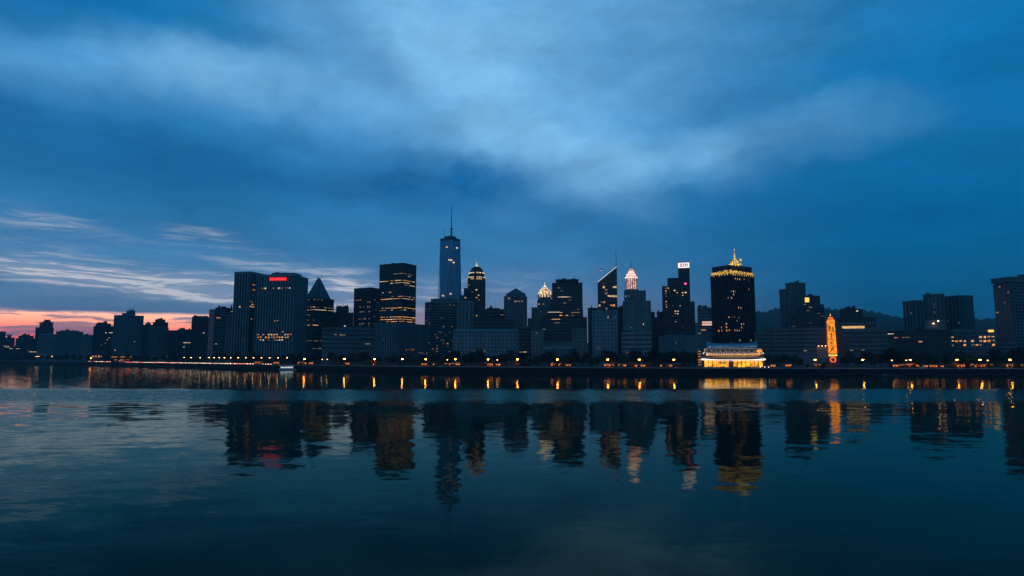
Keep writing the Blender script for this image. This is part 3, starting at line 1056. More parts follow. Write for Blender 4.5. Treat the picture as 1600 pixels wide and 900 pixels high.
# --- white sign tower
Y = 840.0
r, p = building('office_tower', 'dark stepped tower with a bright white sign on its narrow top', 'tower',
         [dict(x0=1044, x1=1069, y=435), dict(x0=1060.5, x1=1077, y=410, dy=4), dict(x0=1035.5, x1=1050, y=448, dy=-6), dict(x0=1068, x1=1085.5, y=472, dy=-8)], Y, clutter=False, wall='charcoal', clad='dark', style='grid', see=530, parapet=1.0, bay=3.2, fh=3.4,
         rnd=.0, pal=('dim', 'faint', 'faint'), rows=tuple((y_, 1038, 1044, .75, ('dim', 'amber', 'warm')) for y_ in range(449, 490, 4)) + ((449, 1053, 1058, .7, ('cream',)), (453, 1054, 1060, .5, ('cream', 'warm')), (457, 1056, 1072, .4, ('cream', 'warm')), (461, 1058, 1074, .5, ('warm', 'cool')),
               (470, 1050, 1056, .4, ('cream', 'dim')), (480, 1048, 1064, .3, ('warm', 'cool')), (486, 1046, 1060, .35, ('warm', 'cream')), (490, 1048, 1076, .3, ('cream', 'dim')), (496, 1050, 1066, .3, ('warm', 'dim')), (501, 1050, 1062, .45, ('cream', 'dim')), (484, 1068, 1078, .3, ('cream', 'dim')), (510, 1064, 1070, .4, ('dim',))))
o = r.location
poly = footprint(1060.5, 1077, Y + 4, py=435)
P = [Vector(q) - Vector((o.x, o.y)) for q in poly]
e = (P[1] - P[0])
n = Vector((e.y, -e.x)).normalized()
z0, z1 = high(418, Y) - QUAY, high(410, Y) - QUAY
m = MB()
a, b = P[0] - e * .03, P[1] + e * .03
m.prism([tuple(a + n * 1.9), tuple(b + n * 1.9), tuple(b + n * .9), tuple(a + n * .9)], z0, z1)
sign = m.build('sign_board', 'sign', r)
# strokes of the sign: a boxed mark and three small letters
ink = MB()


def stroke(u0, u1, v0, v1):
    a, b = P[0] + e * u0 + n * 2.0, P[0] + e * u1 + n * 2.0
    zz0, zz1 = z0 + (z1 - z0) * v0, z0 + (z1 - z0) * v1
    ink.prism([tuple(a), tuple(b), tuple(b - n * .08), tuple(a - n * .08)], zz0, zz1)


for s in ((.14, .36, .68, .82), (.21, .29, .36, .68), (.14, .36, .22, .36), (.42, .58, .66, .80), (.42, .49, .36, .66), (.42, .58, .22, .36), (.64, .71, .22, .80), (.71, .80, .62, .76), (.80, .87, .22, .80)):
    stroke(*s)
ink.build('lettering', 'ink', sign)
m = MB()
m.box(P[0].x + 1, P[0].x + 1.8, P[0].y + 6, P[0].y + 7, z1, z1 + 3)
m.build('roof_plant', 'metal', r)
z0, z1 = high(444, Y) - QUAY, high(441.5, Y) - QUAY
m = MB()
a, b = P[0] + e * .22, P[0] + e * .72
m.prism([tuple(a + n * 1.2), tuple(b + n * 1.2), tuple(b + n * .7), tuple(a + n * .7)], z0, z1)
m.build('name_sign', 'magenta', r)

Y = 770.0
r, p = building('office_block', 'pale block with a glowing salmon band, tucked behind the gold crowned tower', 'building',
         [dict(x0=1090.5, x1=1116, y=482, style='band'), ], Y, wall='pale', clad='pale', see=530, bay=3.4, rows=((516, 1090, 1104, .4, ('dim', 'amber')), (521, 1090, 1104, .5, ('dim', 'amber')), (526, 1090, 1104, .4, ('dim',))))
o = r.location
poly = [Vector(q) - Vector((o.x, o.y)) for q in p]
e = (poly[1] - poly[0]).normalized()
n = Vector((e.y, -e.x))
L = (poly[1] - poly[0]).length
for i, (ya, yb_) in enumerate(((502.5, 505), (505.8, 508.5))):
    m = MB()
    a, b = poly[0] + e * L * .26, poly[0] + e * L * .98
    m.prism([tuple(a + n * 1.1), tuple(b + n * 1.1), tuple(b + n * .6), tuple(a + n * .6)], high(yb_, Y) - QUAY, high(ya, Y) - QUAY)
    m.build('light_band', 'salmon', r)
r, p = building('office_block', 'wide low dark block with small windows before the white sign tower', 'building',
         [dict(x0=1030, x1=1104, y=527), dict(x0=1040, x1=1090, y=525, yb=527, style='plain', dy=10)], D(1065, 75), wall='mid', style='punch', see=556, bay=3.2, fh=3.3, rnd=.035, pal=('dim', 'faint', 'faint'))

# --- gold crowned tower
Y = 700.0
r, p = building('hotel_tower', 'broad dark tower with a gold lit crown and short glowing spire', 'tower',
         [dict(x0=1111.5, x1=1178, y=427, xc=1140, yaw=40)], Y, clutter=False, wall='charcoal', clad='charcoal', style='rib', see=535, parapet=0, bay=3.6, fh=3.5, rnd=.012, pal=('warm', 'amber', 'dim'),
         rows=((433.5, 1144, 1158, .6, ('warm', 'cream')), (439, 1118, 1136, .4, ('warm', 'amber')), (437, 1160, 1170, .4, ('warm',)), (453, 1130, 1150, .45, GOLD), (457, 1128, 1150, .25, GOLD), (466, 1136, 1148, .4, ('dim', 'warm')), (470, 1140, 1146, .5, ('dim',)), (479, 1148, 1156, .4, ('cream',)), (486, 1150, 1166, .35, ('warm', 'dim')), (497, 1138, 1156, .4, ('warm', 'dim')), (501, 1148, 1152, .6, ('dim',)), (507, 1130, 1172, .22, GOLD), (511, 1122, 1160, .4, ('amber', 'warm')), (514, 1122, 1160, .5, ('amber', 'warm')), (517, 1130, 1156, .5, ('amber',))))
o = r.location
Pw = p
P = [(q[0] - o.x, q[1] - o.y) for q in p]
zc0, zc1 = high(430, Y) - QUAY, high(419.5, Y) - QUAY
m = MB()
m.prism(offset(P, -1.0), zc0, high(414.5, Y) - QUAY)
m.build('attic', 'charcoal', r)
c0 = sum((Vector(q) for q in P), Vector((0, 0))) / 4
for i in range(3):
    a, b = Vector(P[i]), Vector(P[i + 1]) if i < 2 else Vector(P[3])
    if i == 2:
        continue
    e = (b - a)
    L = e.length
    e.normalize()
    n = Vector((e.y, -e.x))
    nb = int(L / 2.6)
    for j in range(nb):
        s = (j + .15) * L / nb
        s2 = (j + .78) * L / nb
        hh = .55 + .35 * math.sin(j * 2.1) + random.random() * .2
        # light on the parapet as glowing strips rising to the middle of each side
        rise = 1 - abs((j + .5) / nb - (1.0 if i == 0 else 0.0))
        m = MB()
        pa, pb = a + e * s, a + e * s2
        zt_ = zc0 + (zc1 - zc0) * (.62 + .3 * max(0, rise) * hh)
        m.prism([tuple(pa + n * .6), tuple(pb + n * .6), tuple(pb - n * .9), tuple(pa - n * .9)], zc0 + .4, zt_)
        m.build('parapet_glow', 'gold', r)
m = MB()
m.ring(P, -.8, 1.0, zc0 - 1.2, zc0)
m.build('cornice', 'dark', r)
Pr = offset(P, -1.4)
m = MB()
m.prism(offset(P, -.6), high(414.5, Y) - QUAY, high(413.5, Y) - QUAY)
m.prism(Pr, high(413.5, Y) - QUAY, high(411.5, Y) - QUAY, top=offset(P, -9))
m.build('hip_roof', 'roof', r)
cx_, cy_ = Vector(P[1]) + (c0 - Vector(P[1])) * .42
cc = Vector((east(1148, o.y + cy_, 410) - o.x, cy_))
zz = lambda py: high(py, Y + 12) - QUAY
m = MB()
m.lathe(cc, [(7.6, zz(416)), (7.0, zz(413.5)), (5.2, zz(412.5)), (4.6, zz(409)), (3.0, zz(408)), (1.9, zz(405.5)), (.7, zz(404))], 12)
m.build('crown_lantern', 'gold_hot', r)  # gold lighting is given to the lantern surface as glow
m = MB()
for i in range(12):
    a = 2 * math.pi * i / 12
    q = cc + Vector((math.cos(a), math.sin(a))) * 7.9
    q2 = cc + Vector((math.cos(a), math.sin(a))) * 6.2
    m.tube((q.x, q.y, zz(421)), (q2.x, q2.y, zz(413)), .6, .4, 6)
    m.tube((q2.x, q2.y, zz(415)), (cc.x + (q2.x - cc.x) * .6, cc.y + (q2.y - cc.y) * .6, zz(407)), .45, .3, 6)
m.build('crown_rib', 'dark', r)
m = MB()
m.lathe(cc, [(.8, zz(404)), (.6, zz(398)), (.3, zz(395)), (.15, zz(389))], 8)
m.build('spire', 'gold_hot', r)
m = MB()
q = cc + Vector((6.6, 0))
m.tube((q.x, q.y, zz(414)), (q.x, q.y, zz(407.5)), .25, .2, 6)
m.cone((q.x, q.y), 1.6, 1.6, zz(407.5), zz(405.5), 8)
m.build('flag', 'gold_hot', r)

# --- towards the hills
r, p = building('apartment_tower', 'plain concrete twin slab apartment tower standing before the dark hills', 'tower',
         [dict(x0=1229, x1=1258.5, y=442.5, xc=1242, yaw=42), dict(x0=1219.5, x1=1232, y=453, dy=12)], 900, wall='mid', clad='mid', style='slot', see=512, bay=4.4, fh=3.2, parapet=1.4, rnd=.004)
Y = 860.0
r, p = building('office_block', 'stepped block with one large glowing yellow panel on its top storey', 'building',
         [dict(x0=1256, x1=1282, y=463.5), dict(x0=1278, x1=1288, y=477), dict(x0=1238, x1=1283, y=493, dy=-20, wall='mid')], Y, wall='dark', clad='dark', style='band', see=513, rnd=.03, pal=('dim', 'faint', 'faint'), rows=((475, 1254, 1258, .8, ('dim',)), (479, 1262, 1268, .7, ('warm', 'dim')), (485, 1258, 1266, .4, ('dim',)), (490, 1266, 1274, .4, ('dim',))))
o = r.location
poly = [Vector(q) - Vector((o.x, o.y)) for q in footprint(1256, 1282, Y, py=488)]
e = (poly[1] - poly[0])
n = Vector((e.y, -e.x)).normalized()
a, b = poly[0] + e * .1, poly[0] + e * .36
m = MB()
m.prism([tuple(a + n * 1.0), tuple(b + n * 1.0), tuple(b + n * .5), tuple(a + n * .5)], high(472, Y) - QUAY, high(464.8, Y) - QUAY)
m.build('lit_panel', 'yellow', r)
r, p = building('hotel', 'stepped low hotel on the slope behind the glowing orange lantern tower', 'hotel',
         [dict(x0=1310, x1=1370, y=497, dy=0), dict(x0=1314, x1=1348, y=484, yb=497, dy=8, style='grid'), dict(x0=1320, x1=1338, y=481.5, yb=484, dy=12, style='plain')], 900, wall='dark', style='band', see=505,
         rows=((485.5, 1335, 1344, .8, ('cream',)),))
Y = D(1260, 110)
r, p = building('convention_centre', 'long terraced hall with dark roof ledges and faint ribbon windows, left of the orange lantern', 'hall',
         [dict(x0=1196, x1=1300, y=514, style='band'), dict(x0=1180, x1=1202, y=521, dy=8, style='band')], Y, wall='mid', clad='mid', see=553, fh=4.0, parapet=1.6, rnd=.01, pal=('dim', 'faint', 'faint'),
         rows=((535, 1226, 1236, .4, ('dim', 'cream')), (541, 1216, 1224, .6, ('dim',)), (553, 1246, 1262, .6, ('dim',))))
r, p = building('convention_centre', 'long terraced hall with one bright cream strip on its roof, right of the orange lantern', 'hall',
         [dict(x0=1298, x1=1388, y=517, style='band'), dict(x0=1311, x1=1370, y=505, yb=517, dy=22, style='band')], D(1340, 112), wall='mid', clad='mid', see=553, fh=4.0, parapet=1.6, rnd=.008, pal=('dim', 'faint', 'faint'),
         rows=((553, 1322, 1332, .5, ('dim',)), (547, 1334, 1342, .4, ('dim',))))
o = r.location
poly = [Vector(q) - Vector((o.x, o.y)) for q in footprint(1311, 1370, D(1340, 134), py=530)]
e = (poly[1] - poly[0])
n = Vector((e.y, -e.x)).normalized()
a, b = poly[0] + e * .1, poly[0] + e * .70
m = MB()
Ys = D(1340, 134)
m.prism([tuple(a + n * 1.0), tuple(b + n * 1.0), tuple(b + n * .5), tuple(a + n * .5)], high(513, Ys) - QUAY, high(509.3, Ys) - QUAY)
m.build('light_strip', 'warm', r)
r, p = building('apartment_block', 'wide residential slab block in three stepped sections before the hills', 'building',
         [dict(x0=1412.5, x1=1448, y=471, xc=1432, yaw=45), dict(x0=1445, x1=1476, y=460.5, dy=6), dict(x0=1472, x1=1521, y=463, xc=1500, yaw=40)], 800, wall='mid', clad='mid', style='slot', see=515, bay=4.6, fh=3.1, parapet=1.6, rnd=.012, pal=('dim', 'faint', 'faint'),
         rows=((475, 1488, 1494, .5, ('dim',)), (483, 1488, 1496, .4, ('dim',)), (488, 1422, 1426, .6, ('dim',))))
r, p = building('service_block', 'small roof block with two white floodlights before the residential slab', 'building',
         [dict(x0=1446, x1=1478, y=501)], 740, wall='mid', style='plain')
for px, py in ((1458.5, 505.5), (1466, 501.5)):
    m = MB()
    x, y, z = east(px, 738, py) - r.location.x, 738 - r.location.y, high(py, 738) - QUAY
    m.lathe(Vector((x, y)), [(.2, z - .5), (.7, z - .3), (.7, z + .3), (.3, z + .5)], 10)
    m.build('floodlight', 'lamp_white', r)
Y = D(1440, 90)
r, p = building('shopping_centre', 'long low dark centre under a thin overhanging roof, mostly unlit', 'building',
         [dict(x0=1386, x1=1487, y=517.5)], Y, wall='charcoal', clad='dark', style='band', see=552, parapet=1.8, fh=4.2, rnd=.015, pal=('dim', 'faint', 'faint'),
         rows=((520.5, 1384, 1396, .9, ('dim', 'cream')), (527, 1396, 1420, .35, DIMS), (531, 1398, 1424, .45, DIMS), (536.5, 1432, 1442, .8, ('dim', 'amber'))))
Y = D(1520, 80)
r, p = building('shopping_centre', 'low wing with three rows of bright orange windows below the residential slab', 'building',
         [dict(x0=1486, x1=1556, y=517)], Y, wall='brick', clad='mid', style='grid', see=556, parapet=2.4, fh=3.9, bay=3.4,
         rows=((525, 1486, 1506, .5, ('amber', 'dim')), (525, 1524, 1556, .9, ('amber', 'warm')), (533, 1486, 1510, .9, ('amber', 'warm')), (533, 1514, 1556, .97, ('amber', 'warm', 'warm')), (540, 1486, 1510, .55, ('dim', 'amber')), (540, 1516, 1536, .9, ('amber', 'dim')), (540, 1540, 1556, .35, ('amber',)), (529, 1530, 1556, .4, ('amber',))))
o = r.location
m = MB()
q = [Vector(s) - Vector((o.x, o.y)) for s in p]
e = (q[1] - q[0])
n = Vector((e.y, -e.x)).normalized()
a, b = q[0] + e * .86, q[0] + e * .98
m.prism([tuple(a + n * 1.2), tuple(b + n * 1.2), tuple(b + n * .6), tuple(a + n * .6)], high(519.5, Y) - QUAY, high(516, Y) - QUAY)
m.build('corner_sign', 'yellow', r)
Y = D(1580, 100)
r, p = building('hotel_tower', 'tall concrete tower with dark top storey cut by the picture edge', 'tower',
         [dict(x0=1554, x1=1640, y=444, xc=1579, yaw=42, style='grid'), dict(x0=1550, x1=1644, y=434, yb=440.5, xc=1579, yaw=42, style='plain', dy=-3, wall='mid'), dict(x0=1556, x1=1638, y=440.5, yb=444, xc=1579, yaw=42, style='plain', dy=2, wall='charcoal', parapet=0)], Y, wall='dark', clad='mid', see=557, parapet=1.2, bay=4.2, fh=3.4, rnd=.006, pal=('dim', 'faint', 'faint'),
         rows=((451, 1556, 1562, .8, ('dim',)), (454.5, 1570, 1600, .6, ('dim', 'cream')), (530, 1560, 1580, .3, ('dim',))))
building('office_block', 'low pale blank wall block at the foot of the edge tower', 'building',
         [dict(x0=1556, x1=1590, y=536)], D(1570, 70), wall='mid', style='band', see=557, fh=4.2)
building('office_block', 'low blank block beyond the edge tower, cut by the picture edge', 'building',
         [dict(x0=1588, x1=1680, y=545)], D(1600, 70), wall='dark', style='band', see=557, fh=4.2)

# ================================================================== the waterfront
LAND = [(-60, 58, 'the sunset edge blocks'), (58, 145, 'the pale office slab'), (145, 178, 'the round shouldered tower'), (178, 238, 'the broad stepped apartment tower'),
        (238, 300, 'the octagonal capped tower'), (300, 327, 'the plain square tower'), (327, 366, 'the cluttered roof tower'), (366, 402, 'the first ribbed slab'),
        (402, 480, 'the red sign slab'), (480, 521, 'the pyramid roofed tower'), (521, 588, 'the low ribbon windowed block'), (588, 666, 'the slot windowed grey block'),
        (666, 715, 'the glass spire base'), (715, 815, 'the green roofed block'), (815, 920, 'the columned museum'), (920, 968, 'the pale punched block'),
        (968, 1022, 'the pink crowned tower'), (1022, 1095, 'the white sign tower'), (1095, 1195, 'the glowing pavilion'), (1195, 1275, 'the terraced hall'),
        (1275, 1312, 'the orange lantern tower'), (1312, 1386, 'the cream strip hall'), (1386, 1486, 'the long unlit centre'), (1486, 1556, 'the orange windowed wing'), (1556, 1800, 'the edge tower')]
ORD = ['first', 'second', 'third', 'fourth', 'fifth', 'sixth', 'seventh', 'eighth', 'ninth', 'tenth', 'eleventh', 'twelfth', 'thirteenth', 'fourteenth', 'fifteenth',
       'sixteenth', 'seventeenth', 'eighteenth', 'nineteenth', 'twentieth', 'last']
NUM = ['zero', 'one', 'two', 'three', 'four', 'five', 'six', 'seven', 'eight', 'nine', 'ten', 'eleven', 'twelve', 'thirteen', 'fourteen', 'fifteen', 'sixteen', 'seventeen',
       'eighteen', 'nineteen', 'twenty', 'many']
REPEATS = {}


def repeat(o, look, px, cat, group):
    lm = next((l for a, b, l in LAND if a <= px < b), 'the edge tower')
    REPEATS.setdefault((look, lm), []).append((px, o))
    tag(o, look, cat, group)


def name_repeats():
    for (look, lm), items in REPEATS.items():
        items.sort(key=lambda t: t[0])
        n = len(items)
        for i, (px, o) in enumerate(items):
            if n == 1:
                o['label'] = '%s before %s' % (look, lm)
            else:
                o['label'] = '%s, %s from the left before %s' % (look, ORD[min(i, 20)], lm)


def copy_tree(o, parent=None):
    c = o.copy()
    col.objects.link(c)
    c.parent = parent
    for ch in [x for x in bpy.data.objects if x.parent == o]:
        copy_tree(ch, c)
    return c


KIDS = {}


def dup(proto, loc, rz=0.0, s=1.0):
    if proto.name not in KIDS:
        ks = [x for x in bpy.data.objects if x.parent == proto]
        KIDS[proto.name] = [(k, [g for g in bpy.data.objects if g.parent == k]) for k in ks]
    first = proto.get('used') is None
    if first:
        c = proto
        proto['used'] = 1
    else:
        c = proto.copy()
        col.objects.link(c)
        for k, gs in KIDS[proto.name]:
            q = k.copy()
            col.objects.link(q)
            q.parent = c
            for g in gs:
                h = g.copy()
                col.objects.link(h)
                h.parent = q
    c.location = loc
    c.rotation_euler = (0, 0, rz)
    c.scale = (s, s, s)
    return c


def spot(px, set_back):
    """A place set_back metres behind the quay edge on the sight line px."""
    Y = shore(px) + set_back
    return Vector((ratio(px, 572) * Y, Y, QUAY))


def facing(px):
    return -math.atan(ratio(px, 572))


def quay_dir(px):
    a, b = spot(px - 2, 0), spot(px + 2, 0)
    d = b - a
    return math.atan2(d.y, d.x)


# --- street lamps
def make_lamp(name, glow, hgt, rad):
    root = empty(name, (0, 0, 0))
    m = MB()
    m.lathe(Vector((0, 0)), [(.28, 0), (.26, .5), (.14, .8), (.10, hgt - .6), (.16, hgt - .5), (.16, hgt - .3)], 8)
    m.build('post', 'metal', root)
    m = MB()
    prof = [(rad * math.sin(math.pi * t / 8) + .02, hgt - rad * math.cos(math.pi * t / 8) + rad * .8) for t in range(9)]
    m.lathe(Vector((0, 0)), prof, 12)
    m.build('globe', glow, root, smooth=True)
    m = MB()
    zc = hgt + rad * .8
    m.lathe(Vector((0, 0)), [(rad * 1.22, zc - .02), (rad * 1.3, zc + .02), (rad * 1.1, zc + rad * .7), (rad * .6, zc + rad * 1.15), (.06, zc + rad * 1.3)], 12)
    m.build('added_lamp_cap', 'metal', root)  # added cap, sized to keep lamp light off the facades
    return root


lamp = make_lamp('street_lamp', 'lamp', 7.6, .85)
small = make_lamp('street_lamp', 'lamp_white', 7.2, .55)
for px in (475.5, 538, 585, 628.5, 665, 711.5, 762.5, 808.5, 871, 949.5, 999, 1053, 1348.5, 1423, 1496, 1532, 1579):
    o = dup(lamp, spot(px, 4))
    repeat(o, 'street lamp with bright orange globe', px, 'street lamp', 'globe street lamps along the quay')
lamp_l = make_lamp('street_lamp', 'lamp', 7.6, .8)
for px in (141, 1274):
    o = dup(lamp_l, spot(px, 4))
    repeat(o, 'lone street lamp with orange globe', px, 'street lamp', 'globe street lamps along the quay')
for px in (287, 298, 312, 326, 334, 342, 350, 360, 371.5, 383.5, 395.5, 408, 421, 434, 448, 503, 511, 699, 777, 1394, 1416.5, 1544):
    Y = spot(px, 6)
    o = dup(small, Y, 0, 1.0 if px > 460 else 1.25)
    repeat(o, 'street lamp with small white globe', px, 'street lamp', 'white street lamps along the quay')

# --- low white marker lights along the quay edge
mk = empty('quay_light', (0, 0, 0))
m = MB()
m.cone((0, 0), .18, .15, 0, .9, 8)
m.build('post', 'metal', mk)
m = MB()
m.lathe(Vector((0, 0)), [(.2, .9), (.42, 1.05), (.42, 1.5), (.15, 1.7)], 8)
m.build('light', 'bulb_white', mk)
for px in (246, 249, 252.5, 271, 276, 281, 285.5, 289, 295, 298, 302, 309, 317, 320, 326, 353, 360, 1188, 1195, 1201):
    o = dup(mk, spot(px, 1.0), 0, .95)
    repeat(o, 'low white light on quay edge', px, 'quay light', 'marker lights along the quay edge')


# --- cars queued on the waterfront road
def make_car(paint):
    root = empty('car', (0, 0, 0))
    m = MB()
    prof = [(-2.2, .35), (2.2, .35), (2.25, .75), (1.2, .95), (-2.1, .95), (-2.25, .6)]
    n = len(m.v)
    for y in (-.85, .85):
        m.v += [(x, y, z) for x, z in prof]
    k = len(prof)
    m.f.append(tuple(range(k)))
    m.f.append(tuple(reversed(range(k, 2 * k))))
    m.m += [0, 0]
    for i in range(k):
        j = (i + 1) % k
        m.f.append((j, i, k + i, k + j))
        m.m.append(0)
    m.build('body', paint, root)
    m = MB()
    m.prism([(-1.9, -.75), (1.1, -.75), (1.1, .75), (-1.9, .75)], .95, 1.45, top=[(-1.3, -.62), (.4, -.62), (.4, .62), (-1.3, .62)])
    m.build('cabin', 'glass', root)
    for x in (-1.35, 1.35):
        for y in (-.86, .86):
            m = MB()
            m.tube((x, y - .1, .33), (x, y + .1, .33), .33, .33, 10)
            m.build('wheel', 'rubber', root)
    for y in (-.58, .58):
        m = MB()
        m.box(2.1, 2.36, y - .28, y + .28, .52, .92)
        m.build('headlight', 'head', root)
        m = MB()
        m.box(-2.36, -2.14, y - .26, y + .26, .55, .85)
        m.build('tail_light', 'tail', root)
    return root


cars = [make_car('carpaint%d' % i) for i in range(3)]
look = ['silver car with headlights on', 'black car with headlights on', 'red car with tail lights lit']
px = 139.0
i = 0
while px < 437:
    q = quay_dir(px)
    head = (random.random() < (.35 if px < 205 else .75))
    p = spot(px, 17 if head else 22)
    # headlights look down the road towards the camera, tail lights the other way
    which = 2 if not head else (0 if random.random() < .5 else 1)
    o = dup(cars[which], p, q if head else q + math.pi)
    repeat(o, look[which], px, 'car', 'cars queued on the waterfront road')
    px += 3.3 + random.random() * 1.3
    i += 1


# --- trees of the promenade
def leaf_cloud(seed, h, w, n_clump, n_leaf, size):
    rnd = random.Random(seed)
    m = MB()
    for c in range(n_clump):
        a = rnd.random() * 2 * math.pi
        rr = w * .5 * math.sqrt(rnd.random()) * .8
        t = rnd.random()
        cz = h * (.36 + .54 * t)
        rr *= 1.0 - .6 * abs(t - .35)
        cc = Vector((rr * math.cos(a), rr * math.sin(a), cz))
        cr = w * (.13 + .12 * rnd.random())
        for l in range(n_leaf):
            d = Vector((rnd.gauss(0, 1), rnd.gauss(0, 1), rnd.gauss(0, .75)))
            d = d.normalized() * cr * (.4 + .75 * rnd.random())
            p = cc + d
            u = Vector((rnd.gauss(0, 1), rnd.gauss(0, 1), rnd.gauss(0, 1))).normalized()
            v = u.orthogonal().normalized()
            s = size * (.6 + .8 * rnd.random())
            m.quad(p - u * s - v * s * .6, p + u * s * .2 - v * s * .9, p + u * s + v * s * .6, p - u * s * .2 + v * s * .9)
    return m


def make_tree(seed, h, w, mat):
    root = empty('tree', (0, 0, 0))
    rnd = random.Random(seed)
    m = MB()
    m.tube((0, 0, 0), (.15, 0, h * .42), .28, .18, 8)
    for i in range(4):
        a = i * 1.6 + rnd.random()
        m.tube((.15, 0, h * (.32 + .03 * i)), (w * .28 * math.cos(a), w * .28 * math.sin(a), h * (.58 + .06 * i)), .13, .05, 6)
    m.build('trunk', 'bark', root)
    leaf_cloud(seed, h, w, 20, 56, .40).build('crown', mat, root)
    return root


protos = [make_tree(1, 9.5, 8.5, 'leaf'), make_tree(2, 11, 8, 'leaf_dark'), make_tree(3, 13, 10, 'leaf_dark'), make_tree(4, 8, 7.5, 'leaf')]
words_ = ['round leafy promenade tree', 'dark slender promenade tree', 'tall dark spreading promenade tree', 'small leafy promenade tree']


def plant_tree(px, back, which, s=1.0):
    o = dup(protos[which], spot(px, back), random.random() * 6.28, s)
    repeat(o, words_[which], px, 'tree', 'promenade trees')


px = -24.0
while px < 1640:
    w = random.choice((0, 1, 2, 3, 2))
    if not (1086 < px < 1200 or 1262 < px < 1318):
        plant_tree(px, 34 + random.random() * 14, w, 1.05 + random.random() * .55)
    px += (7 if px < 240 else 8) + random.random() * 7
for px in (518, 533, 549, 562, 1068, 1077, 1086, 737, 752, 783, 1368, 1388, 1402, 1378):
    plant_tree(px, 44 + random.random() * 6, 2, 1.05 + random.random() * .35)
for px in (62, 74, 88, 101, 114, 126, 137):
    plant_tree(px, 60 + random.random() * 8, 2, 1.1 + random.random() * .3)


# --- clipped shrubs beside the stalls
def make_shrub(seed):
    root = empty('shrub', (0, 0, 0))
    m = MB()
    m.box(-1.0, 1.0, -.5, .5, 0, .55)
    m.build('planter', 'coping', root)
    leaf_cloud(seed, 2.5, 2.6, 9, 26, .2).build('foliage', 'leaf', root)
    return root


shrub = make_shrub(31)
orn = make_tree(9, 5.2, 4.6, 'leaf_red')
o_rnd = random.Random(77)
for px0 in (475.5, 538, 585, 665, 711.5, 762.5, 808.5, 871, 949.5, 999, 1053, 1274, 1423, 1496, 1532, 1579):
    for k_ in range(o_rnd.choice((3, 4, 5))):
        q = px0 + (o_rnd.random() - .5) * 34
        o = dup(orn, spot(q, 5 + o_rnd.random() * 6), o_rnd.random() * 6, .55 + o_rnd.random() * .6)
        repeat(o, 'small reddish lamp lit tree', q, 'tree', 'small ornamental trees by the lamps')


# --- lit stalls on the quay
def make_stall(w, mat_roof, glow, n_str):
    root = empty('market_stall', (0, 0, 0))
    for x in (-w / 2 + .1, w / 2 - .1):
        for y in (-1.4, 1.4):
            m = MB()
            m.box(x - .08, x + .08, y - .08, y + .08, 0, 2.9)
            m.build('post', 'metal', root)
    m = MB()
    m.box(-w / 2 + .2, w / 2 - .2, -1.3, -.7, 0, 1.0)
    m.build('counter', 'timber', root)
    m = MB()
    m.box(-w / 2 + .2, w / 2 - .2, 1.15, 1.3, .1, 2.6)
    m.build('back_wall', 'panel', root)
    for j in range(3):
        m = MB()
        x = -w * .32 + w * .32 * j + .25 * (j % 2)
        m.lathe(Vector((x, -.2 - .3 * (j % 2))), [(.06, 1.75), (.2, 1.85), (.24, 2.05), (.16, 2.25), (.04, 2.35)], 8)
        m.build('hanging_lamp', glow, root)
    m = MB()
    m.prism([(-w / 2 - .3, -1.9), (w / 2 + .3, -1.9), (w / 2 + .3, 1.7), (-w / 2 - .3, 1.7)], 2.9, 3.7, top=[(-w / 2 + .3, -.2), (w / 2 - .3, -.2), (w / 2 - .3, .2), (-w / 2 + .3, .2)])
    m.build('awning', mat_roof, root)
    m = MB()
    for i in range(n_str):
        x = -w / 2 + w * (i + .5) / n_str
        z = 2.75 - .25 * math.sin(i * 2.4)
        m.lathe(Vector((x, -1.95)), [(.06, z - .16), (.17, z), (.06, z + .16)], 6)
    m.build('bulb_chain', 'bulb', root)
    return root


stalls = [make_stall(7.0, 'canvas', 'shop', 9), make_stall(9.0, 'canvas', 'shop', 11), make_stall(5.0, 'roof', 'shop', 6)]
s_look = ['orange lit stall with red awning', 'long orange lit stall, red awning', 'small orange stall with dark roof']
s_rnd = random.Random(12)
for a, b in ((383, 437), (466, 488), (525, 545), (577, 603), (658, 688), (696, 726), (761, 785), (793, 813), (853, 896), (931, 1008), (1031, 1049), (1204, 1236), (1275, 1300), (1396, 1447), (1453, 1478), (1489, 1556), (1574, 1600), (176, 206)):
    px = a
    while px < b - 3:
        k = s_rnd.randrange(3)
        w = (7, 9, 5)[k]
        Y = shore(px) + 9
        step = w / Y * 1000 * (1.0 if px > 480 else .8)
        if s_rnd.random() < .38:
            px += 6 + s_rnd.random() * 9
            continue
        if px + step > b + 4:
            k, w = 2, 5
            step = w / Y * 1000
        c = px + step / 2
        o = dup(stalls[k], spot(c, 8.5 + s_rnd.random() * 3), facing(c) + (s_rnd.random() - .5) * .3, .9 + s_rnd.random() * .35)
        repeat(o, s_look[k], c, 'stall', 'lit stalls along the quay')
        if s_rnd.random() < .7:
            q = px + step + 2.0
            o = dup(shrub, spot(q, 6 + s_rnd.random() * 3), facing(q), 1.0 + s_rnd.random() * .8)
            repeat(o, 'shrub in a pale planter', q, 'shrub', 'potted shrubs on the quay')
        px += step + 1.5 + s_rnd.random() * 4.5

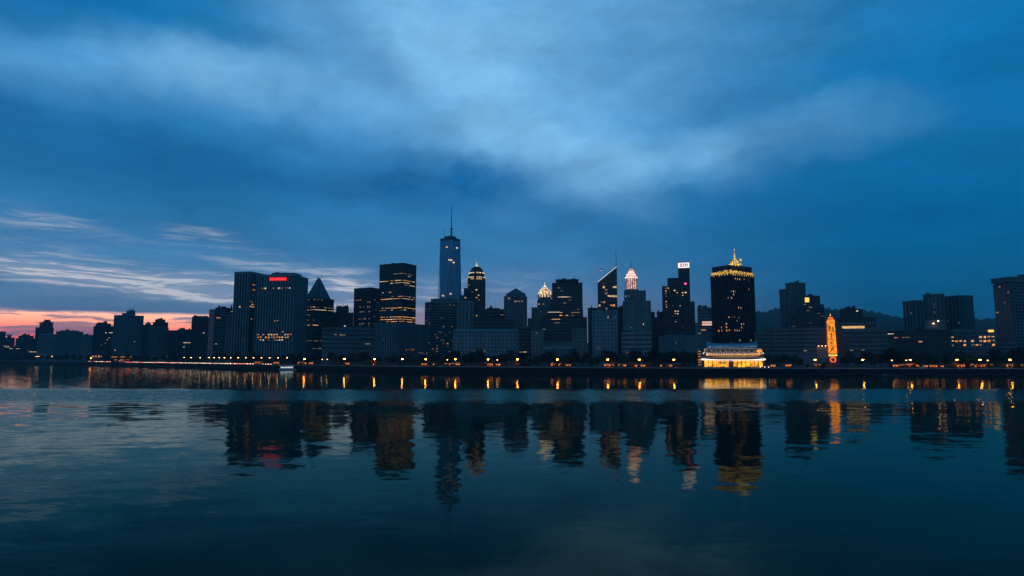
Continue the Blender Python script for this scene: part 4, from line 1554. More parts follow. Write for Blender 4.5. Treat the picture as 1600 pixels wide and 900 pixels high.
# --- low restaurant glowing orange near the sunset end
Y = D(152, 40)
r, p = building('restaurant', 'low restaurant with a glowing orange window row near the sunset end', 'restaurant',
                [dict(x0=142, x1=164, y=550)], Y, wall='brick', clad='brick', style='slot', bay=5.0, fh=5.0, parapet=1.0, rows=((555, 142, 165, .95, ('amber', 'warm')),), rnd=.0)
r, p = building('restaurant', 'low red lit restaurant beside the orange windowed one', 'restaurant',
                [dict(x0=172, x1=206, y=556.5)], D(190, 36), wall='brick', clad='brick', style='band', bay=5.0, fh=5.0, parapet=1.0, rows=((559, 172, 206, .6, ('amber',)), (562, 172, 206, .4, ('amber',))), rnd=.0)
for i, (a, b, y, lab) in enumerate(((5, 34, 541, 'low villa roof with bright white windows at the sunset edge'), (36, 60, 546, 'low villa with a few white windows, second from the sunset edge'))):
    building('villa', lab, 'house', [dict(x0=a, x1=b, y=y)], D(30, 90), wall='dark', style='band', fh=4.5, parapet=.8, rows=((543, 6, 14, .8, ('cream',)), (545, 16, 31, .8, ('cream',)), (549, 20, 27, .5, ('dim',)), (549, 45, 58, .6, ('cream',))), rnd=.02)
for px, py in ((55, 554.5), (58, 554.5), (61, 554), (80.5, 558)):
    o = dup(small, spot(px, 30), 0, 1.5)
    repeat(o, 'white globe lamp on far quay', px, 'street lamp', 'white street lamps along the quay')

# ------------------------------------------------------------------ glowing pavilion
Yp = shore(1145) + 8
c = Vector((ratio(1145, 560) * Yp, Yp, QUAY))
pav = empty('pavilion', c, -math.atan(ratio(1145, 560)))
tag(pav, 'tiered waterfront pavilion outlined in string lights with a glowing golden hall', 'pavilion')
sc = Yp / 1000.0 * 1.02
X0, X1 = (1103 - 1145) * sc, (1187.5 - 1145) * sc
DEP = 20.0


def pz(py):
    return high(py, Yp) - QUAY


m = MB()
m.box(X0 - 1, X1 + 1, -1.0, DEP + 1, 0, .6)
m.build('plinth', 'coping', pav)
z0, z1 = .6, pz(563)
nb = 14
bw = (X1 - X0) / nb
for i in range(nb + 1):
    x = X0 + i * bw
    m = MB()
    m.box(x - .28, x + .28, .0, .6, z0, z1)
    m.box(x - .42, x + .42, -.1, .7, z0, z0 + .5)
    m.build('column', 'canvas', pav)
for i in range(nb):
    x = X0 + i * bw
    if i == 6:
        continue
    m = MB()
    m.box(x + .32, x + bw - .32, .9, 1.2, z0 + .5 + .5 * (i % 3 == 1), z1 - .25)
    w = m.build('window', 'hall', pav)
    m = MB()
    for f in (.33, .66):
        xx = x + .32 + (bw - .64) * f
        m.box(xx - .07, xx + .07, .75, .88, z0 + .5, z1 - .25)
    m.box(x + .32, x + bw - .32, .72, .88, z0 + (z1 - z0) * .62, z0 + (z1 - z0) * .62 + .16)
    m.build('lattice', 'ink', w)
m = MB()
m.box(X0 + 6 * bw + .5, X0 + 7 * bw - .5, .8, 1.1, z0, z1 - 1)
m.build('door', 'timber', pav)
m = MB()
m.box(X0 + .4, X1 - .4, 1.25, DEP, .6, pz(556))
m.build('hall_wall', 'brick', pav)


def skirt(x0, x1, y0, y1, zb, zt, inset, flare=1.6):
    """Roof skirt with swept-up corners."""
    m = MB()
    n = 12
    edge, top = [], []
    pts = [(x0, y0), (x1, y0), (x1, y1), (x0, y1)]
    tin = [(x0 + inset, y0 + inset), (x1 - inset, y0 + inset), (x1 - inset, y1 - inset), (x0 + inset, y1 - inset)]
    for s in range(4):
        a, b = Vector(pts[s]), Vector(pts[(s + 1) % 4])
        ta, tb = Vector(tin[s]), Vector(tin[(s + 1) % 4])
        for i in range(n):
            t = i / n
            q = a.lerp(b, t)
            e2 = abs(2 * t - 1) ** 5
            edge.append((q.x, q.y, zb + flare * e2))
            w = ta.lerp(tb, t)
            top.append((w.x, w.y, zt))
    k = len(edge)
    m.v += edge + top + [(v[0], v[1], v[2] - .35) for v in edge]
    for i in range(k):
        j = (i + 1) % k
        m.f += [(i, j, k + j, k + i), (2 * k + i, 2 * k + j, j, i)]
        m.m += [0, 0]
    m.f.append(tuple(k + i for i in range(k)))
    m.f.append(tuple(2 * k + i for i in reversed(range(k))))
    m.m += [0, 0]
    return m, edge


def lights_on(edge, mat, step, size, name='string_light', up=-.6):
    m = MB()
    pts = [Vector(e) for e in edge]
    k = len(pts)
    for i in range(k):
        a, b = pts[i], pts[(i + 1) % k]
        L = (b - a).length
        if a.y > 3 and b.y > 3:
            continue
        nn = max(1, int(L / step))
        for j in range(nn):
            q = a.lerp(b, (j + .5) / nn)
            m.lathe(Vector((q.x, q.y - .25)), [(size * .4, q.z + up - size), (size, q.z + up), (size * .4, q.z + up + size)], 6)
    return m.build(name, mat, pav)


sk, ed = skirt(X0 - 2.2, X1 + 2.2, -2.6, DEP + 2, pz(561.5), pz(556.5), 3.0)
sk.build('eaves_roof', 'roof', pav)
lights_on(ed, 'bulb_white', 2.3, .27)
m = MB()
m.box(X0 - 1.6, X1 + 1.6, -2.2, -1.9, pz(562.6), pz(560.8))
m.build('light_strip', 'hall_white', pav)
m = MB()
m.box(X0 - .5, X1 + .5, -.1, .2, pz(560.3), pz(557.2))
m.build('glow_band', 'hall_hot', pav)
m = MB()
m.box(X0 + 1.5, X1 - 1.5, 1.6, DEP - 1, pz(557), pz(549.5))
m.build('upper_wall', 'brick', pav)
for i in range(26):
    x = X0 + 2 + (X1 - X0 - 4) * (i + .5) / 26
    m = MB()
    m.box(x - .62, x + .62, 1.35, 1.55, pz(555.6), pz(552.2))
    m.build('window', 'amber' if i % 3 else 'cream', pav)
sk, ed = skirt(X0 - .6, X1 + .6, -.8, DEP + 1, pz(552), pz(548.5), 2.6)
sk.build('eaves_roof', 'roof', pav)
lights_on(ed, 'bulb_white', 2.1, .25)
m = MB()
m.box(X0 + 3, X1 - 3, 3, DEP - 2, pz(549), pz(545))
m.build('attic_wall', 'charcoal', pav)
sk, ed = skirt(X0 + .6, X1 - 1.6, .6, DEP, pz(547.3), pz(543), 3.2, 1.2)
sk.build('eaves_roof', 'roof', pav)
lights_on(ed, 'bulb_white', 2.5, .22)
for py, yy, sz, st_, mt in ((545.0, -.9, .17, 1.5, 'bulb_white'), (550.3, -1.2, .17, 1.35, 'bulb_white'), (554.0, -.6, .20, 1.6, 'bulb'), (558.8, -2.9, .16, 1.2, 'bulb'), (564.2, -.4, .17, 1.3, 'bulb_white')):
    m = MB()
    x = X0 + 1.0
    i = 0
    while x < X1 - 1.0:
        z = pz(py) + .25 * math.sin(i * 1.3)
        m.lathe(Vector((x, yy)), [(sz * .4, z - sz), (sz, z), (sz * .4, z + sz)], 5)
        x += st_ * (.8 + .4 * ((i * 7) % 5) / 5)
        i += 1
    m.build('bulb_chain', mt, pav)
# main ridge roof with swept gable ends
m = MB()
n = 16
xa, xb = X0 + 2.5, X1 - 4
zb, zt = pz(543.5), pz(536.5)
cols_ = []
for i in range(n + 1):
    t = i / n
    x = xa + (xb - xa) * t
    e2 = abs(2 * t - 1) ** 4
    sw = 1.6 * e2
    xs = x + (-1 if t < .5 else 1) * 0.0
    cols_.append([(x, 1.6, zb + sw * .3), (x, DEP * .28, (zb * .45 + zt * .55) - .5), (x, DEP * .5, zt + sw), (x, DEP * .72, (zb * .45 + zt * .55) - .5), (x, DEP - 1, zb + sw * .3)])
for cc_ in cols_:
    m.v += cc_
for i in range(n):
    for j in range(4):
        a = i * 5 + j
        m.f.append((a, a + 5, a + 6, a + 1))
        m.m.append(0)
    m.f.append((i * 5 + 4, i * 5 + 9, i * 5 + 5, i * 5))
    m.m.append(0)
m.f.append((0, 1, 2, 3, 4))
m.f.append(tuple(reversed([n * 5 + j for j in range(5)])))
m.m += [0, 0]
m.build('ridge_roof', 'pav_roof', pav)
m = MB()
b_rnd = random.Random(4)
for i in range(70):
    t, v = b_rnd.random(), b_rnd.random()
    x = xa + 1 + (xb - xa - 2) * t
    m.lathe(Vector((x, 1.6 + (DEP * .28 - 1.6) * v - .3)), [(.05, zb + ((zb * .45 + zt * .55) - .5 - zb) * v + .1), (.15, zb + ((zb * .45 + zt * .55) - .5 - zb) * v + .25), (.05, zb + ((zb * .45 + zt * .55) - .5 - zb) * v + .4)], 5)
m.build('bulb_chain', 'boat_light', pav)
for x in (xa + 1, xb - 1, (xa + xb) / 2):
    m = MB()
    m.lathe(Vector((x, DEP * .5)), [(.7, zt + .6), (.5, zt + 1.4), (.2, zt + 2.6 if x != (xa + xb) / 2 else zt + 1.4)], 8)
    m.build('ridge_ornament', 'white', pav)
# side gallery glowing at the sunset side
m = MB()
m.box(X0 - 5.5, X0 - 2.4, 0, 8, 0, .5)
m.build('gallery_deck', 'timber', pav)
for x in (X0 - 5.3, X0 - 2.7):
    m = MB()
    m.box(x - .12, x + .12, .1, .34, .5, pz(548))
    m.build('post', 'canvas', pav)
m = MB()
m.box(X0 - 5.6, X0 - 2.3, -.1, 8, pz(563), pz(561.4))
m.build('gallery_light', 'amber', pav)
for py in (549, 553, 557, 566, 570):
    m = MB()
    for x in (X0 - 5.1, X0 - 4.1, X0 - 3.1):
        m.lathe(Vector((x, -.1)), [(.1, pz(py) - .25), (.3, pz(py)), (.1, pz(py) + .25)], 6)
    m.build('string_light', 'bulb', pav)

# big orange lantern on its pole beside the pavilion
Yl = Yp - 5.5
px = 1186
lo = Vector((ratio(px + 1, 560) * Yl, Yl, QUAY))
lt = empty('lantern', lo)
tag(lt, 'large glowing orange lantern on a pole at the pavilion corner', 'lantern')
m = MB()
m.tube((0, 1.2, 0), (0, 1.2, high(545, Yl) - QUAY), .18, .12, 8)
m.build('pole', 'metal', lt)
m = MB()
za, zb2 = high(554, Yl) - QUAY, high(546.3, Yl) - QUAY
m.lathe(Vector((0, 0)), [(.9, za), (2.2, za + (zb2 - za) * .25), (2.9, za + (zb2 - za) * .6), (2.4, zb2 - .4), (1.0, zb2)], 16)
m.build('shade', 'lantern', lt, smooth=True)
m = MB()
m.cone((0, 0), 1.0, .5, zb2, zb2 + .7, 10)
m.build('cap', 'canvas', lt)

# ------------------------------------------------------------------ glowing lantern tower with writing
Yt = shore(1303) + 45
ct = Vector((ratio(1303, 540) * Yt, Yt + 4, QUAY))
tw = empty('lantern_tower', ct, -math.atan(ratio(1303, 540)) + R(4))
tag(tw, 'slender glowing orange tower with dark brush writing and a small roof', 'tower')


def tz(py):
    return high(py, Yt) - QUAY


wb, wt = 13.8 * Yt / 1000 / 2 * .96, 11.2 * Yt / 1000 / 2 * .95
zb_, zt_ = tz(552.5), tz(503.5)
sqp = lambda h: [(-h, -h), (h, -h), (h, h), (-h, h)]
m = MB()
m.prism(sqp(wb), zb_, zt_, top=sqp(wt))
body = m.build('paper_body', 'lantern', tw)
m = MB()
for sx in (-1, 1):
    m.tube((sx * wb, -wb, zb_), (sx * wt, -wt, zt_), .22, .2, 6)
    m.tube((sx * wb, wb, zb_), (sx * wt, wt, zt_), .22, .2, 6)
m.build('edge_frame', 'canvas', tw)


def glyph(py, size, strokes):
    """Brush strokes on the front: (x0, y0, x1, y1, width) in a box from -1 to 1."""
    m = MB()
    for x0, y0, x1, y1, w in strokes:
        def P(x, y):
            z = tz(py) + y * size
            h = wb + (wt - wb) * (z - zb_) / (zt_ - zb_)
            return Vector((x * size * .95 - .2, -h - .1, z))
        m.tube(P(x0, y0), P(x1, y1), w * size, w * size * .6, 6)
    return m.build('lettering', 'ink', body)


s = 2.9
glyph(514.5, s, [(-.9, .8, .0, 1.0, .14), (-.5, 1.0, -.7, -.6, .14), (-.9, .3, .1, .4, .12), (.3, .9, .9, .7, .14), (.6, .9, .6, -.8, .14), (.2, .1, 1.0, .2, .12), (-.6, -.4, .2, -.9, .14), (.9, -.3, .3, -.9, .12)])
glyph(523.5, s * .9, [(-.8, .3, .8, .4, .16), (0, 1.0, 0, -1.0, .16), (-.5, -.5, .6, -.4, .12)])
glyph(530.5, s * .8, [(-.2, 1, .1, .6, .14), (-.8, .3, .8, .4, .14), (-.2, .1, -.7, -.9, .14), (.2, .1, .7, -.9, .14)])
glyph(538.0, s * .9, [(-.8, .8, .7, .9, .13), (-.1, .9, -.2, -.1, .13), (-.8, .3, -.3, .2, .13), (.3, .4, .8, .1, .13), (-.8, -.7, -.5, -.2, .15), (-.1, -.8, 0, -.3, .15), (.5, -.8, .8, -.3, .15)])
glyph(546.5, s * .85, [(-.7, .4, .7, .5, .16), (.1, 1.0, -.6, -.8, .16), (.1, .3, .8, -.8, .16)])
m = MB()
m.prism(sqp(wt * 1.12), zt_, zt_ + .8)
m.prism(sqp(wt * .95), zt_ + .8, tz(499), top=sqp(wt * .82))
m.build('upper_storey', 'lantern', tw)
m = MB()
m.prism(sqp(wt * 1.25), tz(499), tz(498) + .1, top=sqp(wt * .8))
m.prism(sqp(wt * .55), tz(498) + .1, tz(495.5))
m.prism(sqp(wt * .75), tz(495.5), tz(493.5), top=sqp(wt * .2))
m.build('roof', 'canvas', tw)
m = MB()
m.lathe(Vector((0, 0)), [(.5, tz(493.5)), (.6, tz(492.5)), (.2, tz(491.5)), (.1, tz(489.5))], 8)
m.build('finial', 'bulb', tw)
m = MB()
m.prism(sqp(wt * .62), tz(498) + .2, tz(495.6))
m.build('lamp_room', 'lantern_red', tw)
m = MB()
m.prism(sqp(wb * 1.08), zb_ - .8, zb_)
m.prism(sqp(wb * .8), 0, zb_ - .8)
m.build('base', 'canvas', tw)
m = MB()
m.box(-wb * .95, wb * .95, -wb * 1.05, -wb * .85, tz(556.5), tz(554))
m.build('base_light', 'yellow', tw)
m = MB()
k = 18
for i in range(k):
    a0, a1 = 2 * math.pi * i / k, 2 * math.pi * (i + 1) / k
    rr = 2.3
    zc = tz(562)
    m.tube((rr * math.cos(a0), -wb * 1.2, zc + rr * math.sin(a0)), (rr * math.cos(a1), -wb * 1.2, zc + rr * math.sin(a1)), .5, .5, 6)
m.build('ring_ornament', 'lantern_red', tw)
m = MB()
m.box(-.3, .3, -wb * 1.3, -wb * .8, 0, tz(564.5))
m.build('ring_foot', 'metal', tw)

# poster board beside it
Yb = shore(1285) + 30
bb = empty('poster_board', (ratio(1285, 550) * Yb, Yb, QUAY), facing(1285))
tag(bb, 'large reddish poster board on legs beside the orange lantern tower', 'poster board')
hw_ = 8.0 * Yb / 1000
z0, z1 = high(560.5, Yb) - QUAY, high(541, Yb) - QUAY
for x in (-hw_ * .7, hw_ * .7):
    m = MB()
    m.box(x - .2, x + .2, .25, .6, 0, z1 - 1)
    m.build('leg', 'metal', bb)
m = MB()
m.box(-hw_, hw_, -.1, .2, z0, z1 - .6)
m.build('panel', 'panel_lit', bb)
m = MB()
m.box(-hw_ - .3, hw_ + .3, -.5, .5, z1 - .6, z1)
for x in (-hw_ - .2, hw_, 0):
    m.box(x - .1, x + .14, -.18, .24, z0, z1 - .6)
m.build('frame', 'metal', bb)
for x in (-hw_ * .6, 0, hw_ * .6):
    m = MB()
    m.box(x - .5, x + .5, -1.6, -1.2, z1 + .15, z1 + .4)
    m.tube((x, -.2, z1), (x, -1.4, z1 + .2), .08, .08, 6)
    m.build('spotlight', 'lamp_white', bb)

# ------------------------------------------------------------------ boats
Ys = shore(449) - 9
bt = empty('passenger_boat', (ratio(451, 575) * Ys, Ys, 0), R(8))
tag(bt, 'white lit passenger boat moored at the quay before the red sign slab', 'boat')
m = MB()
hl = [(-12, -2.2), (9, -2.2), (13, 0), (9, 2.2), (-12, 2.2)]
m.prism([(x * .94, y * .8) for x, y in hl], -.4, 1.8, top=hl)
m.build('hull', 'hull', bt)
m = MB()
m.prism([(-10, -1.8), (6, -1.8), (6, 1.8), (-10, 1.8)], 1.8, 4.0)
m.build('cabin', 'mid', bt)
for i in range(9):
    x = -9.2 + i * 1.7
    m = MB()
    m.box(x, x + 1.2, -1.95, -1.84, 2.4, 3.5)
    m.build('window', 'boat_light', bt)
m = MB()
m.box(-10.5, 6.5, -2.1, 2.1, 4.0, 4.3)
m.box(-3, 3, -1.4, 1.4, 4.3, 5.6)
m.build('upper_deck', 'mid', bt)
m = MB()
for i in range(12):
    m.box(-10 + i * 1.4, -9.3 + i * 1.4, -2.2, -2.0, 4.35, 4.75)
m.build('deck_light', 'boat_light', bt)
m = MB()
m.tube((1, 0, 5.6), (1, 0, 8), .12, .06, 6)
m.build('mast', 'metal', bt)
Ys = shore(1393) - 45
rb = empty('barge', (ratio(1393, 585) * Ys, Ys, 0), R(3))
tag(rb, 'low unlit barge lying in the dark water off the long unlit centre', 'boat')
m = MB()
hl = [(-9, -1.8), (8, -1.8), (10.5, 0), (8, 1.8), (-9, 1.8)]
m.prism([(x * .95, y * .85) for x, y in hl], -.3, 1.0, top=hl)
m.build('hull', 'metal', rb)
m = MB()
m.prism([(-7.5, -1.2), (-4.5, -1.2), (-4.5, 1.2), (-7.5, 1.2)], 1.0, 2.5)
m.build('wheelhouse', 'mid', rb)
m = MB()
m.prism([(-3.5, -1.3), (7, -1.3), (7, 1.3), (-3.5, 1.3)], 1.0, 1.5)
m.build('hatch', 'charcoal', rb)

# helicopter with a red light beside the slanted tower
Yh = 1100.0
hc = empty('helicopter', (east(939, Yh, 421), Yh, high(421, Yh)), R(20))
tag(hc, 'tiny helicopter with a red light hovering beside the slanted tower', 'helicopter')
m = MB()
m.tube((-2.2, 0, 0), (1.6, 0, 0), 1.1, .9, 10)
m.tube((1.5, 0, .2), (6.2, 0, .6), .5, .15, 8)
m.build('fuselage', 'metal', hc)
m = MB()
m.box(-5, 5, -.12, .12, 1.75, 1.82)
m.box(-.12, .12, -5, 5, 1.74, 1.83)
m.tube((0, 0, .9), (0, 0, 1.8), .15, .15, 6)
m.build('rotor', 'metal', hc)
m = MB()
m.lathe(Vector((0, 0)), [(.3, -2.0), (.95, -1.55), (.95, -1.15), (.3, -.95)], 10)
m.build('beacon', 'beacon', hc)

# ================================================================== the setting
shore_pts = [Vector((ratio(px, 580) * Y, Y)) for px, Y in SHORE]
shore_pts = [shore_pts[0] + (shore_pts[0] - shore_pts[1]).normalized() * 3500] + shore_pts
shore_pts.append(shore_pts[-1] + Vector((6000, -150)))


def inland(d):
    out = []
    for i, p in enumerate(shore_pts):
        a = shore_pts[max(0, i - 1)]
        b = shore_pts[min(len(shore_pts) - 1, i + 1)]
        e = (b - a).normalized()
        out.append(p + Vector((-e.y, e.x)) * d)
    return out


def strip(d0, d1, z, name, mat):
    A, B = inland(d0), inland(d1)
    m = MB()
    m.v = [(p.x, p.y, z) for p in A] + [(p.x, p.y, z) for p in B]
    k = len(A)
    for i in range(k - 1):
        m.f.append((i, i + 1, k + i + 1, k + i))
        m.m.append(0)
    return tag(m.build(name, mat), kind='structure')


# ground: one sheet from the quay edge to beyond the horizon
m = MB()
A = inland(0.6)
k = len(A)
m.v = [(p.x, p.y, QUAY - .02) for p in A] + [(p.x * 1.15, 9000, QUAY - .02) for p in A]
for i in range(k - 1):
    m.f.append((i, i + 1, k + i + 1, k + i))
    m.m.append(0)
tag(m.build('ground', 'earth'), kind='structure')
strip(0.6, 13.5, QUAY + .10, 'promenade', 'paving')
strip(13.5, 26, QUAY, 'road', 'asphalt')
strip(26, 32, QUAY + .10, 'pavement', 'paving')
# kerbs
for d0, d1, nm in ((13.5, 13.8, 'kerb'), (25.7, 26, 'kerb')):
    A, B = inland(d0), inland(d1)
    m = MB()
    k = len(A)
    m.v = [(p.x, p.y, QUAY - .01) for p in A] + [(p.x, p.y, QUAY + .13) for p in A] + [(p.x, p.y, QUAY + .13) for p in B] + [(p.x, p.y, QUAY - .01) for p in B]
    for i in range(k - 1):
        for r_ in range(3):
            m.f.append((r_ * k + i, r_ * k + i + 1, (r_ + 1) * k + i + 1, (r_ + 1) * k + i))
            m.m.append(0)
    tag(m.build(nm, 'coping'), kind='structure')
strip(19.7, 19.9, QUAY + .005, 'road_marking', 'paint')
# seawall with coping
A, B = inland(0), inland(0.6)
m = MB()
k = len(A)
m.v = [(p.x, p.y, -4) for p in A] + [(p.x, p.y, QUAY - .3) for p in A] + [(p.x, p.y, QUAY - .3) for p in B] + [(p.x, p.y, -4) for p in B]
for i in range(k - 1):
    for r_ in range(3):
        m.f.append((r_ * k + i, r_ * k + i + 1, (r_ + 1) * k + i + 1, (r_ + 1) * k + i))
        m.m.append(0)
sw = m.build('seawall', 'quay')
tag(sw, 'long dark stone seawall carrying the lit quay above the water', 'wall')
A, B = inland(-.12), inland(0.62)
m = MB()
m.v = [(p.x, p.y, QUAY - .3) for p in A] + [(p.x, p.y, QUAY + .16) for p in A] + [(p.x, p.y, QUAY + .16) for p in B] + [(p.x, p.y, QUAY - .3) for p in B]
for i in range(k - 1):
    for r_ in range(4):
        m.f.append((r_ * k + i, r_ * k + i + 1, ((r_ + 1) % 4) * k + i + 1, ((r_ + 1) % 4) * k + i))
        m.m.append(0)
m.build('coping', 'coping', sw)

# hills beyond the city
ridge = [(900, 540), (1040, 520), (1100, 502), (1150, 489), (1180, 486), (1196, 487.5), (1212, 483.5), (1232, 481), (1258, 483), (1284, 482), (1302, 485), (1322, 484), (1345, 485), (1368, 488), (1392, 493), (1416, 496.5), (1450, 499), (1490, 500), (1520, 499), (1552, 499.5),
         (1600, 503), (1680, 510), (1800, 516), (2000, 522), (2300, 535)]
m = MB()
YR = 3000.0
rows_ = 9
rr = random.Random(5)
for px, py in ridge:
    for j in range(rows_):
        t = j / (rows_ - 1)
        Y = 1750 + (YR - 1750) * min(1, t * 1.25) + (1500 if t == 1 else 0)
        hmax = high(py, YR) - QUAY
        s = math.sin(min(1, t * 1.25) * math.pi / 2) ** 1.5
        z = QUAY - 5 + hmax * s * (1 if t < 1 else .0) + (rr.random() - .5) * 12 * (0 if j in (0, rows_ - 1, rows_ - 2) else 1)
        m.v.append((ratio(px, 500) * Y, Y, z))
n = len(ridge)
# fine ridge teeth: subdivide between surveyed points with small tree-top bumps
fine = MB()
SUB = 7
for i in range((n - 1) * SUB + 1):
    a, t = divmod(i, SUB)
    t /= SUB
    b = min(a + 1, n - 1)
    for j in range(rows_):
        va, vb = Vector(m.v[a * rows_ + j]), Vector(m.v[b * rows_ + j])
        v = va.lerp(vb, t)
        if 2 <= j < rows_ - 1:
            v.z += rr.random() * 5 + 5 * math.sin(i * 1.7 + j)
        fine.v.append(tuple(v))
for i in range((n - 1) * SUB):
    for j in range(rows_ - 1):
        a = i * rows_ + j
        fine.f.append((a, a + rows_, a + rows_ + 1, a + 1))
        fine.m.append(0)
tag(fine.build('hills', 'hill', smooth=True), kind='structure')

# ------------------------------------------------------------------ water
wm, nt, b = new_mat('harbour_water')
N, Lk = nt.nodes, nt.links


def nd(tree, typ, **props):
    n_ = tree.nodes.new(typ)
    for k_, v_ in props.items():
        if k_.startswith('in_'):
            n_.inputs[int(k_[3:])].default_value = v_
        else:
            setattr(n_, k_, v_)
    return n_


geo = nd(nt, 'ShaderNodeNewGeometry')


def slopes(scale_x, scale_y, detail, amp_x, amp_y, offs=0.0, rot=0.0):
    mp = nd(nt, 'ShaderNodeMapping')
    mp.inputs['Location'].default_value = (offs, offs * 1.7, 0)
    mp.inputs['Rotation'].default_value = (0, 0, rot)
    mp.inputs['Scale'].default_value = (scale_x, scale_y, 1)
    Lk.new(geo.outputs['Position'], mp.inputs['Vector'])
    no = nd(nt, 'ShaderNodeTexNoise')
    no.inputs['Scale'].default_value = 1.0
    no.inputs['Detail'].default_value = detail
    no.inputs['Roughness'].default_value = 0.55
    Lk.new(mp.outputs['Vector'], no.inputs['Vector'])
    sub = nd(nt, 'ShaderNodeVectorMath', operation='SUBTRACT')
    sub.inputs[1].default_value = (.5, .5, .5)
    Lk.new(no.outputs['Color'], sub.inputs[0])
    mul = nd(nt, 'ShaderNodeVectorMath', operation='MULTIPLY')
    mul.inputs[1].default_value = (amp_x, amp_y, 0)
    Lk.new(sub.outputs[0], mul.inputs[0])
    return mul.outputs[0]


def vadd(a, c):
    s_ = nd(nt, 'ShaderNodeVectorMath', operation='ADD')
    Lk.new(a, s_.inputs[0])
    Lk.new(c, s_.inputs[1])
    return s_.outputs[0]


def vscale(a, f):
    s_ = nd(nt, 'ShaderNodeVectorMath', operation='SCALE')
    Lk.new(a, s_.inputs[0])
    if isinstance(f, (int, float)):
        s_.inputs['Scale'].default_value = f
    else:
        Lk.new(f, s_.inputs['Scale'])
    return s_.outputs[0]


def fmath(tree, op, a, c=None, clamp=False):
    m_ = nd(tree, 'ShaderNodeMath', operation=op)
    m_.use_clamp = clamp
    for i_, v_ in enumerate((a, c)):
        if v_ is None:
            continue
        if isinstance(v_, (int, float)):
            m_.inputs[i_].default_value = v_
        else:
            tree.links.new(v_, m_.inputs[i_])
    return m_.outputs[0]


swell = slopes(.09, .20, 2, .13, .035, 3.0, R(4))
ripple = slopes(.45, 1.0, 2, .07, .032, 11.0, R(-5))
micro = slopes(1.5, 4.5, 2, .02, .034, 23.0)
# wind-ruffled lanes lie across the harbour; elsewhere the surface is slack
sep = nd(nt, 'ShaderNodeSeparateXYZ')
Lk.new(geo.outputs['Position'], sep.inputs[0])
mpw = nd(nt, 'ShaderNodeMapping')
mpw.inputs['Scale'].default_value = (.004, .02, 1)
Lk.new(geo.outputs['Position'], mpw.inputs['Vector'])
nw = nd(nt, 'ShaderNodeTexNoise')
nw.inputs['Scale'].default_value = 1.0
nw.inputs['Detail'].default_value = 3
Lk.new(mpw.outputs['Vector'], nw.inputs['Vector'])
yy = fmath(nt, 'ADD', sep.outputs['Y'], fmath(nt, 'MULTIPLY', fmath(nt, 'SUBTRACT', nw.outputs['Fac'], .5), 40.0))
lane = nd(nt, 'ShaderNodeFloatCurve')
lane_pts = [(0, .8), (60, .8), (90, .8), (120, .9), (215, .95), (238, 2.0), (255, 6.5), (320, 7.5), (338, 5.0), (350, 1.15), (480, 1.15), (620, .9), (900, .8), (1200, .8), (3000, .8)]
cv = lane.mapping.curves[0]
MAXY = 3000.0
while len(cv.points) < len(lane_pts):
    cv.points.new(.5, .5)
for pt, (yv, v_) in zip(cv.points, lane_pts):
    pt.location = (yv / MAXY, v_ / 16.0)
    pt.handle_type = 'VECTOR'
lane.mapping.update()
Lk.new(fmath(nt, 'DIVIDE', yy, MAXY), lane.inputs['Value'])
ruff = fmath(nt, 'MULTIPLY', lane.outputs[0], 16.0)
tot = vadd(vadd(vscale(swell, fmath(nt, 'MINIMUM', ruff, 1.2)), vscale(ripple, ruff)), vscale(micro, ruff))
up = nd(nt, 'ShaderNodeVectorMath', operation='ADD')
up.inputs[1].default_value = (0, 0, 1)
# ruffled lanes: normals tilted towards the viewer so they mirror brighter sky
lean = nd(nt, 'ShaderNodeCombineXYZ')
Lk.new(fmath(nt, 'MULTIPLY', fmath(nt, 'MAXIMUM', fmath(nt, 'SUBTRACT', ruff, 1.0), 0.0), -.011), lean.inputs[1])
Lk.new(vadd(tot, lean.outputs[0]), up.inputs[0])
nm = nd(nt, 'ShaderNodeVectorMath', operation='NORMALIZE')
Lk.new(up.outputs[0], nm.inputs[0])
# Fresnel mirror over dark teal depth
N.remove(b)
dt = nd(nt, 'ShaderNodeVectorMath', operation='DOT_PRODUCT')
Lk.new(nm.outputs[0], dt.inputs[0])
Lk.new(geo.outputs['Incoming'], dt.inputs[1])
grz = fmath(nt, 'POWER', fmath(nt, 'SUBTRACT', 1.0, fmath(nt, 'ABSOLUTE', dt.outputs['Value'])), 8.0, True)
gl = nd(nt, 'ShaderNodeBsdfGlossy')
gl.inputs['Color'].default_value = (.84, .96, .80, 1)
gl.inputs['Roughness'].default_value = .045
Lk.new(nm.outputs[0], gl.inputs['Normal'])
df = nd(nt, 'ShaderNodeBsdfDiffuse')
df.inputs['Color'].default_value = (.001, .016, .012, 1)
mx = nd(nt, 'ShaderNodeMixShader')
Lk.new(grz, mx.inputs[0])
Lk.new(df.outputs[0], mx.inputs[1])
Lk.new(gl.outputs[0], mx.inputs[2])
Lk.new(mx.outputs[0], N['Material Output'].inputs['Surface'])
m = MB()
m.quad((-9000, -600, 0), (9000, -600, 0), (9000, 9000, 0), (-9000, 9000, 0))
water = m.build('water', wm)
tag(water, kind='structure')

# ------------------------------------------------------------------ sky
HAZE = 7e-5
world = bpy.data.worlds.new('World')
scene.world = world
world.use_nodes = True
W = world.node_tree
for n_ in list(W.nodes):
    W.nodes.remove(n_)
SUN_EL, SUN_AZ = R(1.5), R(-52)


def s2l(c):
    return tuple(((v / 255) / 12.92 if v / 255 <= .04045 else ((v / 255 + .055) / 1.055) ** 2.4) for v in c) + (1,)


def heaven(px, py):
    """Bearing (as its sine) and elevation of a sight line: where in the sky a cloud stands."""
    d = sight(px, py).normalized()
    return d.x / math.hypot(d.x, d.y), math.asin(d.z)


